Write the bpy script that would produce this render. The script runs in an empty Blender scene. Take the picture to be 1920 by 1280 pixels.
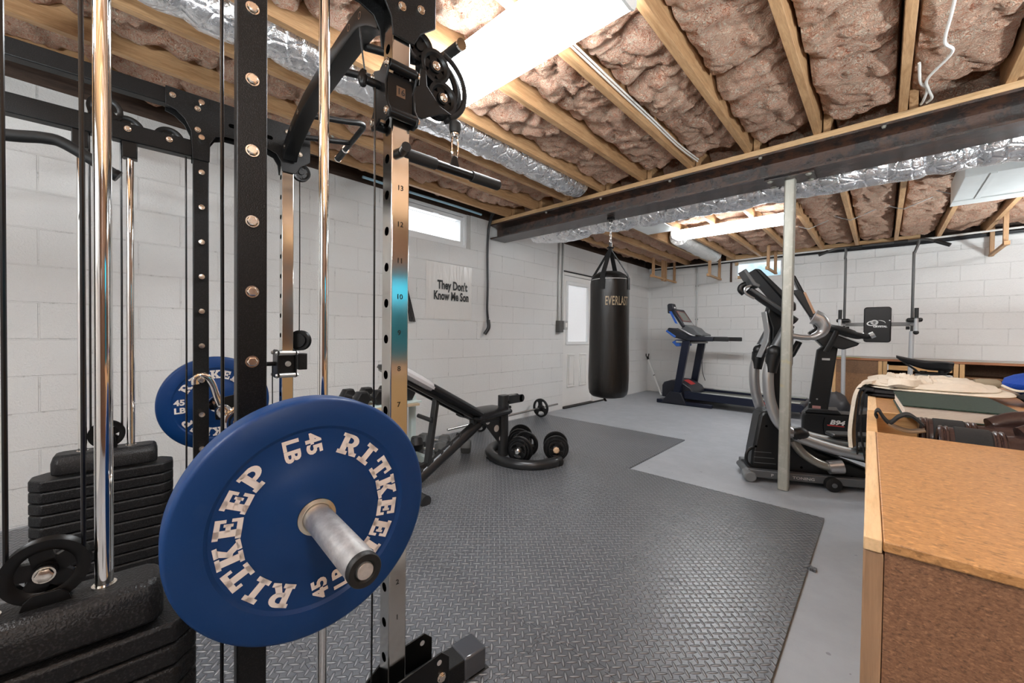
import bpy, bmesh, math, random
from mathutils import Matrix, Vector, noise
random.seed(7)
C = bpy.context.scene.collection
R = math.radians
I4 = Matrix.Identity(4)

# ------------------------------------------------------------------ mesh builder
def frame_of(p, q, up=(0, 0, 1)):
    p, q = Vector(p), Vector(q)
    y = (q - p).normalized()
    u = Vector(up)
    if abs(y.dot(u)) > .98: u = Vector((1, 0, 0))
    x = y.cross(u).normalized(); z = x.cross(y).normalized()
    return Matrix((x, y, z)).transposed(), (q - p).length

class MB:
    def __init__(s, F=None):
        s.v = []; s.f = []; s.F = F
    def add(s, vs, fs):
        b = len(s.v); s.v += [Vector(p) for p in vs]; s.f += [tuple(i + b for i in f) for f in fs]; return s
    def box(s, lo, hi):
        x0, y0, z0 = lo; x1, y1, z1 = hi
        return s.add([(x0,y0,z0),(x1,y0,z0),(x1,y1,z0),(x0,y1,z0),(x0,y0,z1),(x1,y0,z1),(x1,y1,z1),(x0,y1,z1)],
                     [(0,3,2,1),(4,5,6,7),(0,1,5,4),(1,2,6,5),(2,3,7,6),(3,0,4,7)])
    def cbox(s, c, d, rot=None):
        m = rot.to_matrix() if hasattr(rot, 'to_matrix') else (rot or Matrix.Identity(3))
        c = Vector(c); h = [k / 2 for k in d]; P = []
        for z in (-1, 1):
            for x, y in ((-1,-1),(1,-1),(1,1),(-1,1)):
                P.append(c + m @ Vector((x*h[0], y*h[1], z*h[2])))
        return s.add(P, [(0,3,2,1),(4,5,6,7),(0,1,5,4),(1,2,6,5),(2,3,7,6),(3,0,4,7)])
    def bar(s, p, q, w, h, up=(0,0,1)):
        m, L = frame_of(p, q, up)
        return s.cbox((Vector(p)+Vector(q))/2, (w, L, h), m)
    def tube(s, pts, r, n=14, caps=True, flat=1.0, up=(0,0,1)):
        pts = [Vector(p) for p in pts]
        rs = r if isinstance(r, (list, tuple)) else [r]*len(pts)
        b = len(s.v); prev = None
        for i, p in enumerate(pts):
            if i == 0: t = pts[1]-pts[0]
            elif i == len(pts)-1: t = pts[-1]-pts[-2]
            else: t = (pts[i]-pts[i-1]).normalized() + (pts[i+1]-pts[i]).normalized()
            t.normalize()
            if prev is None:
                u = Vector(up)
                if abs(t.dot(u)) > .95: u = Vector((1,0,0))
            else: u = prev
            x = t.cross(u).normalized(); u = x.cross(t).normalized(); prev = u
            for k in range(n):
                a = 2*math.pi*k/n
                s.v.append(p + x*(math.cos(a)*rs[i]) + u*(math.sin(a)*rs[i]*flat))
        m = len(pts)
        for i in range(m-1):
            for k in range(n):
                a = b+i*n+k; c = b+i*n+(k+1)%n
                s.f.append((a, c, c+n, a+n))
        if caps:
            s.f.append(tuple(b+k for k in reversed(range(n)))); s.f.append(tuple(b+(m-1)*n+k for k in range(n)))
        return s
    def cyl(s, p, q, r, n=20): return s.tube([p, q], r, n)
    def lathe(s, p, axis, prof, n=40, start=0, sweep=None):
        """prof: list of (radius, distance along axis); closed when the first and the last radius are 0 or equal points."""
        p = Vector(p); a = Vector(axis).normalized()
        u = Vector((0,0,1)) if abs(a.z) < .9 else Vector((1,0,0))
        x = a.cross(u).normalized(); y = a.cross(x).normalized()
        b = len(s.v); rings = []
        for r, d in prof:
            if r < 1e-6: s.v.append(p+a*d); rings.append([len(s.v)-1]*n)
            else:
                i0 = len(s.v)
                for k in range(n):
                    t = 2*math.pi*k/n; s.v.append(p+a*d+x*(r*math.cos(t))+y*(r*math.sin(t)))
                rings.append(list(range(i0, i0+n)))
        for A, B in zip(rings, rings[1:]):
            for k in range(n):
                f = [A[k], A[(k+1)%n], B[(k+1)%n], B[k]]
                f2 = []
                for i in f:
                    if i not in f2: f2.append(i)
                if len(f2) > 2: s.f.append(tuple(f2))
        return s
    def ball(s, c, r, n=16, sc=(1,1,1), rot=None):
        c = Vector(c); m = rot or Matrix.Identity(3); b = len(s.v); h = n//2
        for i in range(h+1):
            t = math.pi*i/h
            for k in range(n):
                a = 2*math.pi*k/n
                s.v.append(c + m @ Vector((r*sc[0]*math.sin(t)*math.cos(a), r*sc[1]*math.sin(t)*math.sin(a), r*sc[2]*math.cos(t))))
        for i in range(h):
            for k in range(n):
                s.f.append((b+i*n+k, b+(i+1)*n+k, b+(i+1)*n+(k+1)%n, b+i*n+(k+1)%n))
        return s
    def prism(s, poly, o, ax, ay, d):
        """2-D polygon in the plane (o; ax, ay) extruded by the vector d."""
        o, ax, ay, d = Vector(o), Vector(ax), Vector(ay), Vector(d); n = len(poly)
        P = [o+ax*x+ay*y for x, y in poly]
        return s.add(P + [p+d for p in P], [tuple(range(n-1,-1,-1)), tuple(range(n,2*n))] + [(i,(i+1)%n,n+(i+1)%n,n+i) for i in range(n)])
    def grid(s, nu, nv, fn, close_u=False):
        b = len(s.v)
        for i in range(nu):
            for j in range(nv): s.v.append(Vector(fn(i/(nu-1) if not close_u else i/nu, j/(nv-1))))
        for i in range(nu if close_u else nu-1):
            for j in range(nv-1):
                i2 = (i+1) % nu
                s.f.append((b+i*nv+j, b+i2*nv+j, b+i2*nv+j+1, b+i*nv+j+1))
        return s
    def bolt(s, p, axis, r=.011, h=.008):
        p, a = Vector(p), Vector(axis).normalized()
        s.lathe(p, a, [(0,0),(r*1.25,0),(r*1.25,h*.3),(r,h*.3)], 20)
        s.lathe(p, a, [(r,h*.25),(r,h*.85),(r*.8,h),(0,h)], 6); return s
    def mesh(s, name, inv, mats, smooth=True, recalc=True, merge=True):
        M = inv @ (s.F or I4)
        bm = bmesh.new(); bv = [bm.verts.new(M @ p) for p in s.v]
        for f in s.f:
            try: bm.faces.new([bv[i] for i in f])
            except ValueError: pass
        if merge: bmesh.ops.remove_doubles(bm, verts=bm.verts, dist=1e-6)
        if recalc: bmesh.ops.recalc_face_normals(bm, faces=bm.faces)
        me = bpy.data.meshes.new(name); bm.to_mesh(me); bm.free()
        if smooth:
            for p in me.polygons: p.use_smooth = True
            me.set_sharp_from_angle(angle=R(38))
        me.materials.append(mats); return me

def bolts(lst, axis, r, h, mat, parent, F=None, name='bolt'):
    for p in lst: part(name, MB(F).bolt(p, axis, r, h), mat, parent)
def root_of(o):
    while o.parent is not None: o = o.parent
    return o
def part(name, mb, mat, parent=None, label=None, bev=0, sub=0, stuff=False, **k):
    inv = root_of(parent).matrix_basis.inverted() if parent else I4
    o = bpy.data.objects.new(name, mb.mesh(name, inv, mat, **k)); C.objects.link(o)
    if parent: o.parent = parent
    if bev:
        m = o.modifiers.new('b', 'BEVEL'); m.width = bev; m.segments = 2; m.limit_method = 'ANGLE'; m.angle_limit = R(40)
        m.harden_normals = False
    if sub:
        m = o.modifiers.new('s', 'SUBSURF'); m.levels = sub; m.render_levels = sub
    if label: o['label'] = label
    if stuff: o['kind'] = 'stuff'
    return o
def thing(name, label, cat, loc=(0,0,0), rz=0, group=None):
    o = bpy.data.objects.new(name, None); C.objects.link(o); o.empty_display_size = .1
    o.matrix_basis = Matrix.Translation(loc) @ Matrix.Rotation(rz, 4, 'Z')
    o['label'] = label; o['category'] = cat
    if group: o['group'] = group
    return o
def solo(name, mb, mat, label, cat, group=None, **k):
    """a thing that is one mesh, its origin at its base"""
    F = mb.F or I4
    P = [F @ p for p in mb.v]
    c = Vector((sum(p.x for p in P)/len(P), sum(p.y for p in P)/len(P), min(p.z for p in P)))
    bev = k.pop('bev', 0); sub = k.pop('sub', 0)
    o = bpy.data.objects.new(name, mb.mesh(name, Matrix.Translation(-c), mat, **k)); C.objects.link(o); o.location = c
    if bev:
        m = o.modifiers.new('b', 'BEVEL'); m.width = bev; m.segments = 2; m.limit_method = 'ANGLE'; m.angle_limit = R(40)
    if sub:
        m = o.modifiers.new('s', 'SUBSURF'); m.levels = sub; m.render_levels = sub
    o['label'] = label; o['category'] = cat
    if group: o['group'] = group
    return o
def struct(name, mb, mat, label=None, parent=None, bev=0, **k):
    o = part(name, mb, mat, parent, bev=bev, **k)
    if not parent: o['kind'] = 'structure'
    if label: o['label'] = label
    return o
def dup(t, loc, rz=0, label=None):
    r = t.copy(); C.objects.link(r); r.matrix_basis = Matrix.Translation(loc) @ Matrix.Rotation(rz, 4, 'Z')
    if label: r['label'] = label
    for ch in list(t.children):
        c = ch.copy(); C.objects.link(c); c.parent = r
        for g in list(ch.children):
            d = g.copy(); C.objects.link(d); d.parent = c
    return r
def smoothpath(pts, k=6):
    pts = [Vector(p) for p in pts]; out = []
    for i in range(len(pts)-1):
        p0 = pts[max(i-1,0)]; p1 = pts[i]; p2 = pts[i+1]; p3 = pts[min(i+2,len(pts)-1)]
        for j in range(k):
            t = j/k
            out.append(.5*((2*p1)+(p2-p0)*t+(2*p0-5*p1+4*p2-p3)*t*t+(-p0+3*p1-3*p2+p3)*t**3))
    out.append(pts[-1]); return out
def rrect(w, h, r, n=5, cx=0, cy=0):
    P = []
    for sx, sy, a0 in ((1,1,0),(-1,1,90),(-1,-1,180),(1,-1,270)):
        for i in range(n+1):
            a = R(a0+90*i/n); P.append((cx+sx*(w/2-r)+r*math.cos(a), cy+sy*(h/2-r)+r*math.sin(a)))
    return P
def text(mb, body, o, ax, ay, size, depth=.0012, bold=0, sx=1.0, shear=0, align='CENTER'):
    """lettering standing on the plane (o; ax, ay), added to the builder"""
    cu = bpy.data.curves.new('t', 'FONT'); cu.body = body; cu.size = size; cu.extrude = 0; cu.offset = bold; cu.align_x = align; cu.shear = shear
    cu.resolution_u = 3
    ob = bpy.data.objects.new('t', cu); C.objects.link(ob)
    dg = bpy.context.evaluated_depsgraph_get(); me = ob.evaluated_get(dg).to_mesh()
    o, ax, ay = Vector(o), Vector(ax).normalized(), Vector(ay).normalized(); n = ax.cross(ay)
    mb.add([o+ax*(v.co.x*sx)+ay*v.co.y+n*depth for v in me.vertices], [tuple(p.vertices) for p in me.polygons])
    ob.evaluated_get(dg).to_mesh_clear(); bpy.data.objects.remove(ob); bpy.data.curves.remove(cu); return mb

# ------------------------------------------------------------------ materials
class NT:
    def __init__(s, name):
        s.m = bpy.data.materials.new(name); s.m.use_nodes = True; s.t = s.m.node_tree; s.b = s.t.nodes['Principled BSDF']
    def n(s, typ, **k):
        x = s.t.nodes.new('ShaderNode'+typ)
        for a, b in k.items():
            if a in x.inputs: s.put(x.inputs[a], b)
            else: setattr(x, a, b)
        return x
    def put(s, inp, v):
        if hasattr(v, 'is_linked') or isinstance(v, bpy.types.NodeSocket): s.t.links.new(v, inp)
        else: inp.default_value = v
    def math(s, op, a, b=0, c=0):
        x = s.t.nodes.new('ShaderNodeMath'); x.operation = op
        for i, v in enumerate((a, b, c)): s.put(x.inputs[i], v)
        return x.outputs[0]
    def coord(s, kind='Object'): return s.n('TexCoord').outputs[kind]
    def sepx(s, v): x = s.n('SeparateXYZ', Vector=v); return x.outputs
    def noise(s, v, scale, detail=4, rough=.6, dist=0):
        x = s.n('TexNoise', Scale=scale, Detail=detail, Roughness=rough, Distortion=dist); s.put(x.inputs['Vector'], v); return x.outputs['Fac']
    def map(s, v, sc=(1,1,1), rot=(0,0,0), loc=(0,0,0)):
        x = s.n('Mapping', Scale=sc, Rotation=rot, Location=loc); s.put(x.inputs['Vector'], v); return x.outputs[0]
    def ramp(s, f, stops):
        x = s.n('ValToRGB'); s.put(x.inputs[0], f); e = x.color_ramp.elements
        while len(e) < len(stops): e.new(.5)
        for i, (p, c) in enumerate(stops): e[i].position = p; e[i].color = (*c, 1) if len(c) == 3 else c
        return x.outputs[0]
    def mix(s, f, a, b, typ='MIX'):
        x = s.n('Mix', data_type='RGBA', blend_type=typ); s.put(x.inputs[0], f); s.put(x.inputs[6], a if not isinstance(a, tuple) else (*a[:3],1)); s.put(x.inputs[7], b if not isinstance(b, tuple) else (*b[:3],1)); return x.outputs[2]
    def bump(s, h, strength=.5, dist=.01):
        x = s.n('Bump', Strength=strength, Distance=dist); s.put(x.inputs['Height'], h); s.put(s.b.inputs['Normal'], x.outputs[0]); return x
    def base(s, c): s.put(s.b.inputs['Base Color'], c if not isinstance(c, tuple) else (*c[:3],1)); return s
    def set(s, **k):
        for a, b in k.items(): s.put(s.b.inputs[a.replace('_', ' ')], b)
        return s
def simple(name, col, rough=.5, metal=0, bumpsc=0, bumpst=.2, var=0, spec=.5, coat=0):
    t = NT(name); t.set(Roughness=rough, Metallic=metal); t.b.inputs['Specular IOR Level'].default_value = spec
    v = t.coord()
    if var:
        f = t.noise(v, 9, 4); t.base(t.mix(f, tuple(c*(1-var) for c in col), tuple(min(1,c*(1+var)) for c in col)))
    else: t.base(col)
    if bumpsc: t.bump(t.noise(v, bumpsc, 2), bumpst, .002)
    if coat: t.b.inputs['Coat Weight'].default_value = coat
    return t.m
LAMP, SKY, EXPO, UPL = 14.0, 0.55, 1.40, 34.0
# ------------------------------------------------------------------ setting materials
def block_mat(name, swap, shift):
    t = NT(name); p = t.coord(); x, y, z = t.sepx(p)
    v = t.n('CombineXYZ'); t.put(v.inputs[0], t.math('ADD', y if swap else x, shift)); t.put(v.inputs[1], t.math('SUBTRACT', z, .005))
    br = t.n('TexBrick', offset=.5, Scale=1.0); t.put(br.inputs['Vector'], v.outputs[0])
    br.inputs['Mortar Size'].default_value = .0045; br.inputs['Mortar Smooth'].default_value = .35
    br.inputs['Brick Width'].default_value = .394; br.inputs['Row Height'].default_value = .197
    big = t.noise(p, 1.6, 3); pit = t.noise(p, 95, 4, .7); mid = t.noise(p, 24, 3)
    chip = t.ramp(t.noise(p, 11, 5, .8), [(.27, (1,1,1)), (.30, (0,0,0))])
    c = t.mix(big, (.70,.70,.69), (.77,.768,.755))
    c = t.mix(t.math('MULTIPLY', br.outputs['Fac'], .07), c, (.33,.31,.29))
    joint_dirt = t.math('MULTIPLY', br.outputs['Fac'], t.ramp(t.noise(p, 17, 4, .75), [(.55,(0,0,0)),(.66,(1,1,1))]))
    c = t.mix(t.math('MULTIPLY', joint_dirt, .35), c, (.10,.09,.08))
    c = t.mix(t.math('MULTIPLY', chip, .12), c, (.35,.32,.28))
    t.base(c); t.set(Roughness=.62)
    h = t.math('ADD', t.math('MULTIPLY', br.outputs['Fac'], -1.0), t.math('ADD', t.math('MULTIPLY', pit, .9), t.math('MULTIPLY', mid, .25)))
    t.bump(h, .75, .008); return t.m
M_wallL = block_mat('painted_block_side', True, .165)
M_wallB = block_mat('painted_block_end', False, .10)

def wood(name, a, b, axis='Y', scale=1.0, rough=.6, knots=True):
    t = NT(name); p = t.coord()
    sc = {'X': (1.2,14,14), 'Y': (14,1.2,14), 'Z': (14,14,1.2)}[axis]
    v = t.map(p, tuple(k*scale for k in sc))
    g = t.noise(v, 3.5, 5, .65, 1.2); fine = t.noise(t.map(p, tuple(k*scale*6 for k in sc)), 3, 3)
    c = t.mix(t.ramp(g, [(.32,(0,0,0)),(.68,(1,1,1))]), a, b)
    c = t.mix(t.math('MULTIPLY', t.ramp(fine, [(.45,(0,0,0)),(.7,(1,1,1))]), .28), c, tuple(k*.45 for k in a))
    if knots:
        vo = t.n('TexVoronoi', Scale=3.1*scale); t.put(vo.inputs['Vector'], t.map(p, {'X':(.5,2.5,2.5),'Y':(2.5,.5,2.5),'Z':(2.5,2.5,.5)}[axis]))
        k = t.ramp(vo.outputs['Distance'], [(.07,(1,1,1)),(.12,(0,0,0))]); c = t.mix(t.math('MULTIPLY', k, .55), c, tuple(x*.25 for x in a))
    t.base(c); t.set(Roughness=rough); t.bump(g, .15, .003); return t.m
M_joist = wood('joist_pine', (.40,.215,.095), (.60,.37,.19), 'Y')
M_joistx = wood('plate_pine', (.48,.29,.13), (.66,.44,.24), 'X')
M_post = wood('hanger_pine', (.36,.19,.09), (.52,.33,.18), 'Z')
M_oldwood = wood('dark_old_timber', (.045,.025,.018), (.10,.06,.04), 'Y')
M_subfloor = simple('subfloor_ply', (.17,.09,.05), .8, var=.3)

def floor_mat():
    t = NT('grey_floor_paint'); p = t.coord()
    big = t.noise(p, 1.1, 4, .6); mid = t.noise(p, 7, 5, .7); sp = t.noise(p, 90, 2)
    c = t.mix(big, (.27,.285,.305), (.36,.375,.40)); c = t.mix(t.math('MULTIPLY', t.ramp(mid, [(.4,(0,0,0)),(.72,(1,1,1))]), .3), c, (.24,.25,.265))
    spots = t.ramp(t.noise(p, 33, 1, .5), [(.225,(1,1,1)),(.25,(0,0,0))]); c = t.mix(t.math('MULTIPLY', spots, .5), c, (.07,.07,.07))
    t.base(c); t.put(t.b.inputs['Roughness'], t.math('ADD', t.math('MULTIPLY', mid, .22), .36)); t.bump(sp, .22, .003); return t.m
M_floor = floor_mat()

def insul_mat():
    t = NT('pink_fiberglass'); p = t.coord()
    w = t.n('TexNoise', Scale=5.5, Detail=4, Roughness=.65); t.put(w.inputs['Vector'], p)
    v = t.n('VectorMath', operation='ADD'); t.put(v.inputs[0], p); s = t.n('VectorMath', operation='SCALE'); t.put(s.inputs[0], w.outputs['Color']); s.inputs['Scale'].default_value = .62; t.put(v.inputs[1], s.outputs[0])
    st = t.map(v.outputs[0], (80, 8, 26), (0,0,.6)); fib = t.noise(st, 1.2, 4, .68, .7)
    st2 = t.map(v.outputs[0], (8, 74, 24), (0,0,-.5)); fib2 = t.noise(st2, 1.2, 4, .68, .7)
    big = t.noise(p, 6, 5, .65); f = t.mix(t.ramp(t.noise(p, 3.3, 2), [(.44,(0,0,0)),(.56,(1,1,1))]), fib, fib2)
    c = t.ramp(f, [(.33,(.45,.12,.065)),(.40,(.80,.35,.21)),(.48,(.97,.58,.41)),(.62,(1,.84,.68))])
    c = t.mix(t.math('MULTIPLY', t.ramp(big, [(.42,(0,0,0)),(.66,(1,1,1))]), .5), c, t.mix(.5, c, (.95,.74,.54)))
    red = t.ramp(t.noise(p, 9, 5, .75), [(.60,(0,0,0)),(.72,(1,1,1))]); c = t.mix(t.math('MULTIPLY', red, .55), c, (.42,.10,.06))
    t.base(c); t.set(Roughness=.95); t.b.inputs['Specular IOR Level'].default_value = .1
    t.bump(t.math('ADD', f, t.math('MULTIPLY', t.noise(p, 60, 4), .35)), 1.0, .075); return t.m
M_insul = insul_mat()

def foil_mat(name, col, rough, sc=30):
    t = NT(name); p = t.coord(); t.base(col); t.set(Metallic=.92)
    n = t.noise(p, sc, 4, .7); t.put(t.b.inputs['Roughness'], t.math('ADD', t.math('MULTIPLY', n, .25), rough))
    vo = t.n('TexVoronoi', Scale=sc*.7, feature='DISTANCE_TO_EDGE'); t.put(vo.inputs['Vector'], p)
    t.bump(t.math('ADD', n, t.math('MULTIPLY', t.ramp(vo.outputs['Distance'], [(0,(0,0,0)),(.12,(1,1,1))]), .4)), 1.0, .010); return t.m
M_foil = foil_mat('silver_foil_jacket', (.92,.92,.94), .16, 20)
M_sheet = simple('galvanised_sheet', (.62,.64,.64), .45, .6, 60, .1, .12)
M_sheetwhite = simple('light_duct_board', (.74,.76,.75), .55, .15, 70, .1, .08)

def steel_beam_mat():
    t = NT('rusty_beam_paint'); p = t.coord(); n = t.noise(p, 9, 5, .7); f = t.noise(t.map(p, (6,40,40)), 3, 4)
    c = t.mix(t.ramp(n, [(.42,(0,0,0)),(.60,(1,1,1))]), (.012,.011,.011), (.060,.024,.012)); c = t.mix(t.math('MULTIPLY', f, .22), c, (.10,.07,.06))
    t.base(c); t.set(Roughness=.22); t.b.inputs['Specular IOR Level'].default_value = .8; t.bump(t.noise(p, 60, 6, .75), .8, .006); return t.m
M_beam = steel_beam_mat()
def galv_mat():
    t = NT('galvanised_column'); p = t.coord(); n = t.noise(t.map(p,(30,30,3)), 2, 5, .7); m = t.noise(p, 14, 4, .7)
    c = t.mix(n, (.30,.30,.255), (.52,.515,.46)); y = t.ramp(t.noise(p, 5, 3), [(.66,(0,0,0)),(.70,(1,1,1))]); c = t.mix(t.math('MULTIPLY', y, .35), c, (.55,.46,.18))
    c = t.mix(t.math('MULTIPLY', t.ramp(m,[(.55,(0,0,0)),(.7,(1,1,1))]), .3), c, (.75,.73,.68))
    t.base(c); t.set(Roughness=.45, Metallic=.55); return t.m
M_galv = galv_mat()
M_white = simple('white_paint', (.78,.77,.745), .45)
M_vinyl = simple('white_vinyl', (.80,.81,.81), .35)
M_blackgap = simple('dark_rubber_strip', (.012,.012,.012), .7)
M_glass = NT('window_glass'); M_glass.set(Roughness=.02, Alpha=1.0); M_glass.b.inputs['Transmission Weight'].default_value = 1.0; M_glass.b.inputs['IOR'].default_value = 1.05; M_glass.base((.97,.98,1)); M_glass = M_glass.m
M_wire_w = simple('white_cable_sheath', (.78,.76,.72), .5)
M_wire_k = simple('black_cable_sheath', (.012,.012,.014), .4)
M_wire_r = simple('red_cable_sheath', (.50,.03,.02), .4)
M_wire_b = simple('pale_blue_cable', (.35,.55,.68), .45)
M_pipe = simple('grey_conduit', (.42,.42,.41), .38, .7)
M_pvc = simple('white_pvc', (.70,.69,.66), .4)

# ------------------------------------------------------------------ shell
XL, YB, XR, YF = -3.317, 7.412, 2.7, -2.6
ZT = 2.340
struct('floor', MB().box((XL-.2, YF-.2, -.12), (XR+.2, YB+.2, 0)), M_floor, 'grey painted concrete floor of the basement')
w = MB(); T = .2
def wl(y0, y1, z0, z1): w.box((XL-T, y0, z0), (XL, y1, z1))
WY0, WY1, WZ0 = 1.965, 2.885, 1.972
DY0, DY1, DZ1 = 4.63, 5.475, 1.95
wl(YF-T, WY0, 0, ZT); wl(WY0, WY1, 0, WZ0); wl(WY1, DY0, 0, ZT); wl(DY0, DY1, DZ1, ZT); wl(DY1, YB+T, 0, ZT)
struct('wall_left', w, M_wallL, 'white painted block wall with the sign, small window and door', smooth=False, merge=False)
w = MB(); BX0, BX1, BZ0 = -1.905, -1.10, 1.975
for x0, x1, z0, z1 in ((XL, BX0, 0, ZT), (BX0, BX1, 0, BZ0), (BX1, XR+T, 0, ZT)): w.box((x0, YB, z0), (x1, YB+T, z1))
struct('wall_back', w, M_wallB, 'white painted block wall behind the treadmill and workbench', smooth=False, merge=False)
struct('wall_right', MB().box((XR, YF-T, 0), (XR+T, YB, ZT)), wood('brown_panelling', (.085,.036,.016), (.14,.062,.028), 'Z', .6, .5, False), 'brown wood-panelled wall out of the picture')
struct('wall_front', MB().box((XL, YF-T, 0), (XR, YF, ZT)), M_wallB, 'white painted block wall behind the viewer')
struct('ceiling', MB().box((XL-T, YF-T, 2.56), (XR+T, YB+T, 2.60)), M_subfloor, 'wooden subfloor above the joists')
# sill plates and rim boards on top of the walls
s = MB(); s.box((XL-.19, YF-.2, ZT), (XL-.06, YB+.2, ZT+.04)); s.box((XL-.19, YF-.2, ZT+.04), (XL-.15, YB+.2, 2.56)); struct('trim_1', s, M_oldwood, 'dark sill plate and rim board above the block wall with the window')
s = MB(); s.box((XL-.055, YB+.06, ZT), (XR, YB+.19, ZT+.04)); s.box((XL-.145, YB+.15, ZT+.04), (XR+.2, YB+.19, 2.56)); struct('trim_2', s, M_oldwood, 'dark sill plate and rim board above the end wall')
s = MB(); s.box((XR+.06, YF-.19, ZT), (XR+.19, YB+.145, 2.56)); s.box((XL-.14, YF-.19, ZT), (XR+.055, YF-.06, 2.56)); struct('trim_3', s, M_oldwood, 'dark rim boards above the walls out of sight')

# ------------------------------------------------------------------ joists, beam, insulation
ORD = 'first second third fourth fifth sixth seventh eighth ninth tenth eleventh twelfth thirteenth fourteenth fifteenth sixteenth'.split()
JX = [-.715 + .386*k for k in range(-6, 9)]
JZ = 2.334
for i, x in enumerate(JX):
    solo('ceiling_joist', MB().box((x-.019, YF-.05, JZ), (x+.019, 3.30, 2.559)), M_joist, f'{ORD[i]} ceiling joist out from the window wall, rack side of the steel beam', 'joist', 'joists on the rack side', bev=.002)
for i, x in enumerate(JX):
    x2 = x + .045
    solo('ceiling_joist', MB().box((x2-.019, 3.20, JZ), (x2+.019, YB+.14, 2.559)), M_joist, f'{ORD[i]} ceiling joist out from the door wall, treadmill side of the steel beam', 'joist', 'joists on the treadmill side', bev=.002)

def batt(x0, x1, y0, y1, seed, res, zc=2.388):
    rnd = random.Random(seed); nx = max(8, int((x1-x0)/res)); ny = int((y1-y0)/res)
    cr = []; y = y0
    while y < y1:
        y += rnd.uniform(.28, .75); cr.append((y, rnd.uniform(-.5,.5), rnd.uniform(.03,.075), rnd.uniform(.012,.03)))
    tilt = [rnd.uniform(-.012,.02) for _ in range(len(cr)+1)]
    def fn(a, b):
        x = x0 + (x1-x0)*a; yy = y0+(y1-y0)*b
        e = min(a, 1-a)*2; e2 = min((yy-y0), (y1-yy))/.10
        puff = .045*(1-(1-min(1,e*2.1))**2)
        P = Vector((x*1.0, yy, seed*7.3))
        rg = 1-abs(noise.noise(P*7.5+Vector((2,5,1))))*2; d = .036*noise.noise(P*4.2) + .030*noise.noise(P*9+Vector((3,1,7))) - .020*max(0,rg)**3 *-1 + .014*noise.noise(P*19) + .008*noise.noise(P*41)
        fold = 0; seg = 0
        for k, (cy, sl, dep, wd) in enumerate(cr):
            t = yy - cy - sl*(x-(x0+x1)/2) - .05*noise.noise(Vector((x*6, seed, k)))
            if t > 0: seg = k+1
            fold += dep*math.exp(-(t/wd)**2)
        z = zc + .03 - puff + d + fold*.9 + tilt[seg]*.8
        if e2 < 1: z += .07*(1-e2)**2
        if a <= 0 or a >= 1 or b <= 0 or b >= 1: z = 2.545
        return (x + .012*noise.noise(P*12+Vector((9,9,1)))*(e > .1), yy, min(z, 2.55))
    m = MB(); m.grid(nx, ny, fn); return m
for i in range(len(JX)-1):
    x0, x1 = JX[i]+.0205, JX[i+1]-.0205
    duct = i == 2
    solo('insulation_batt', batt(x0, x1, -.9 if i < 9 else 0, 3.17, 11+i, .0135 if i < 10 else .03, 2.47 if duct else 2.388), M_insul,
         f'pink insulation in the {ORD[i+1]} joist bay from the window wall, rack side of beam', 'insulation', 'insulation on the rack side', recalc=False)
    x0 += .045; x1 += .045
    solo('insulation_batt', batt(x0, x1, 3.33, 7.28, 41+i, .02, 2.475 if duct else 2.388), M_insul,
         f'pink insulation in the {ORD[i+1]} joist bay from the door wall, treadmill side of beam', 'insulation', 'insulation on the treadmill side', recalc=False)
solo('insulation_batt', batt(XL+.01, JX[0]-.021, -.9, 3.17, 90, .0135, 2.44), M_insul, 'pink ragged insulation in the narrow bay right over the window wall', 'insulation', 'insulation on the rack side', recalc=False)
solo('insulation_batt', batt(XL+.01, JX[0]+.02, 3.33, 7.28, 91, .02, 2.44), M_insul, 'pink ragged insulation in the narrow bay right over the door', 'insulation', 'insulation on the treadmill side', recalc=False)

BY0, BY1, BZ = 3.156, 3.395, 2.130
b = MB(); bx0, bx1 = XL+.02, XR-.02; yc = (BY0+BY1)/2
b.prism([(BY0,BZ),(BY1,BZ),(BY1,BZ+.014),(yc+.03,BZ+.022),(yc+.006,BZ+.040),(yc+.006,2.256),(yc+.03,2.274),(BY1,2.282),(BY1,2.296),(BY0,2.296),(BY0,2.282),(yc-.03,2.274),(yc-.006,2.256),(yc-.006,BZ+.040),(yc-.03,BZ+.022),(BY0,BZ+.014)], (bx0,0,0), (0,1,0), (0,0,1), (bx1-bx0,0,0))
st = struct('beam_1', b, M_beam, 'dark rusty steel beam across the ceiling')
st2 = struct('beam_plate', MB().box((bx0, BY0-.004, 2.2965), (bx1, BY1+.004, 2.3335)), M_joistx, parent=st, label='pine nailer plate on top of the steel beam', bev=.003)
bolts([(-2.5+.62*k, BY0+.012, 2.282) for k in range(9)], (0,0,-1), .009, .012, M_galv, st)
m = MB().box((-.565,3.245,0),(-.485,3.325,.012)); m2 = MB()
t_col = struct('column_1', MB().prism(rrect(.062,.062,.010), (-.482,3.288,.004), (1,0,0), (0,1,0), (0,0,2.116)), M_galv, 'galvanised square steel column under the beam')
m = MB().box((-.62,3.20,2.1195),(-.345,3.375,2.1298)); part('cap_plate', m, M_beam, t_col)
bolts([(x,y,2.120) for x in (-.59,-.375) for y in (3.225,3.35)], (0,0,-1), .014, .010, M_galv, t_col, None, 'cap_bolt')

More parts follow.
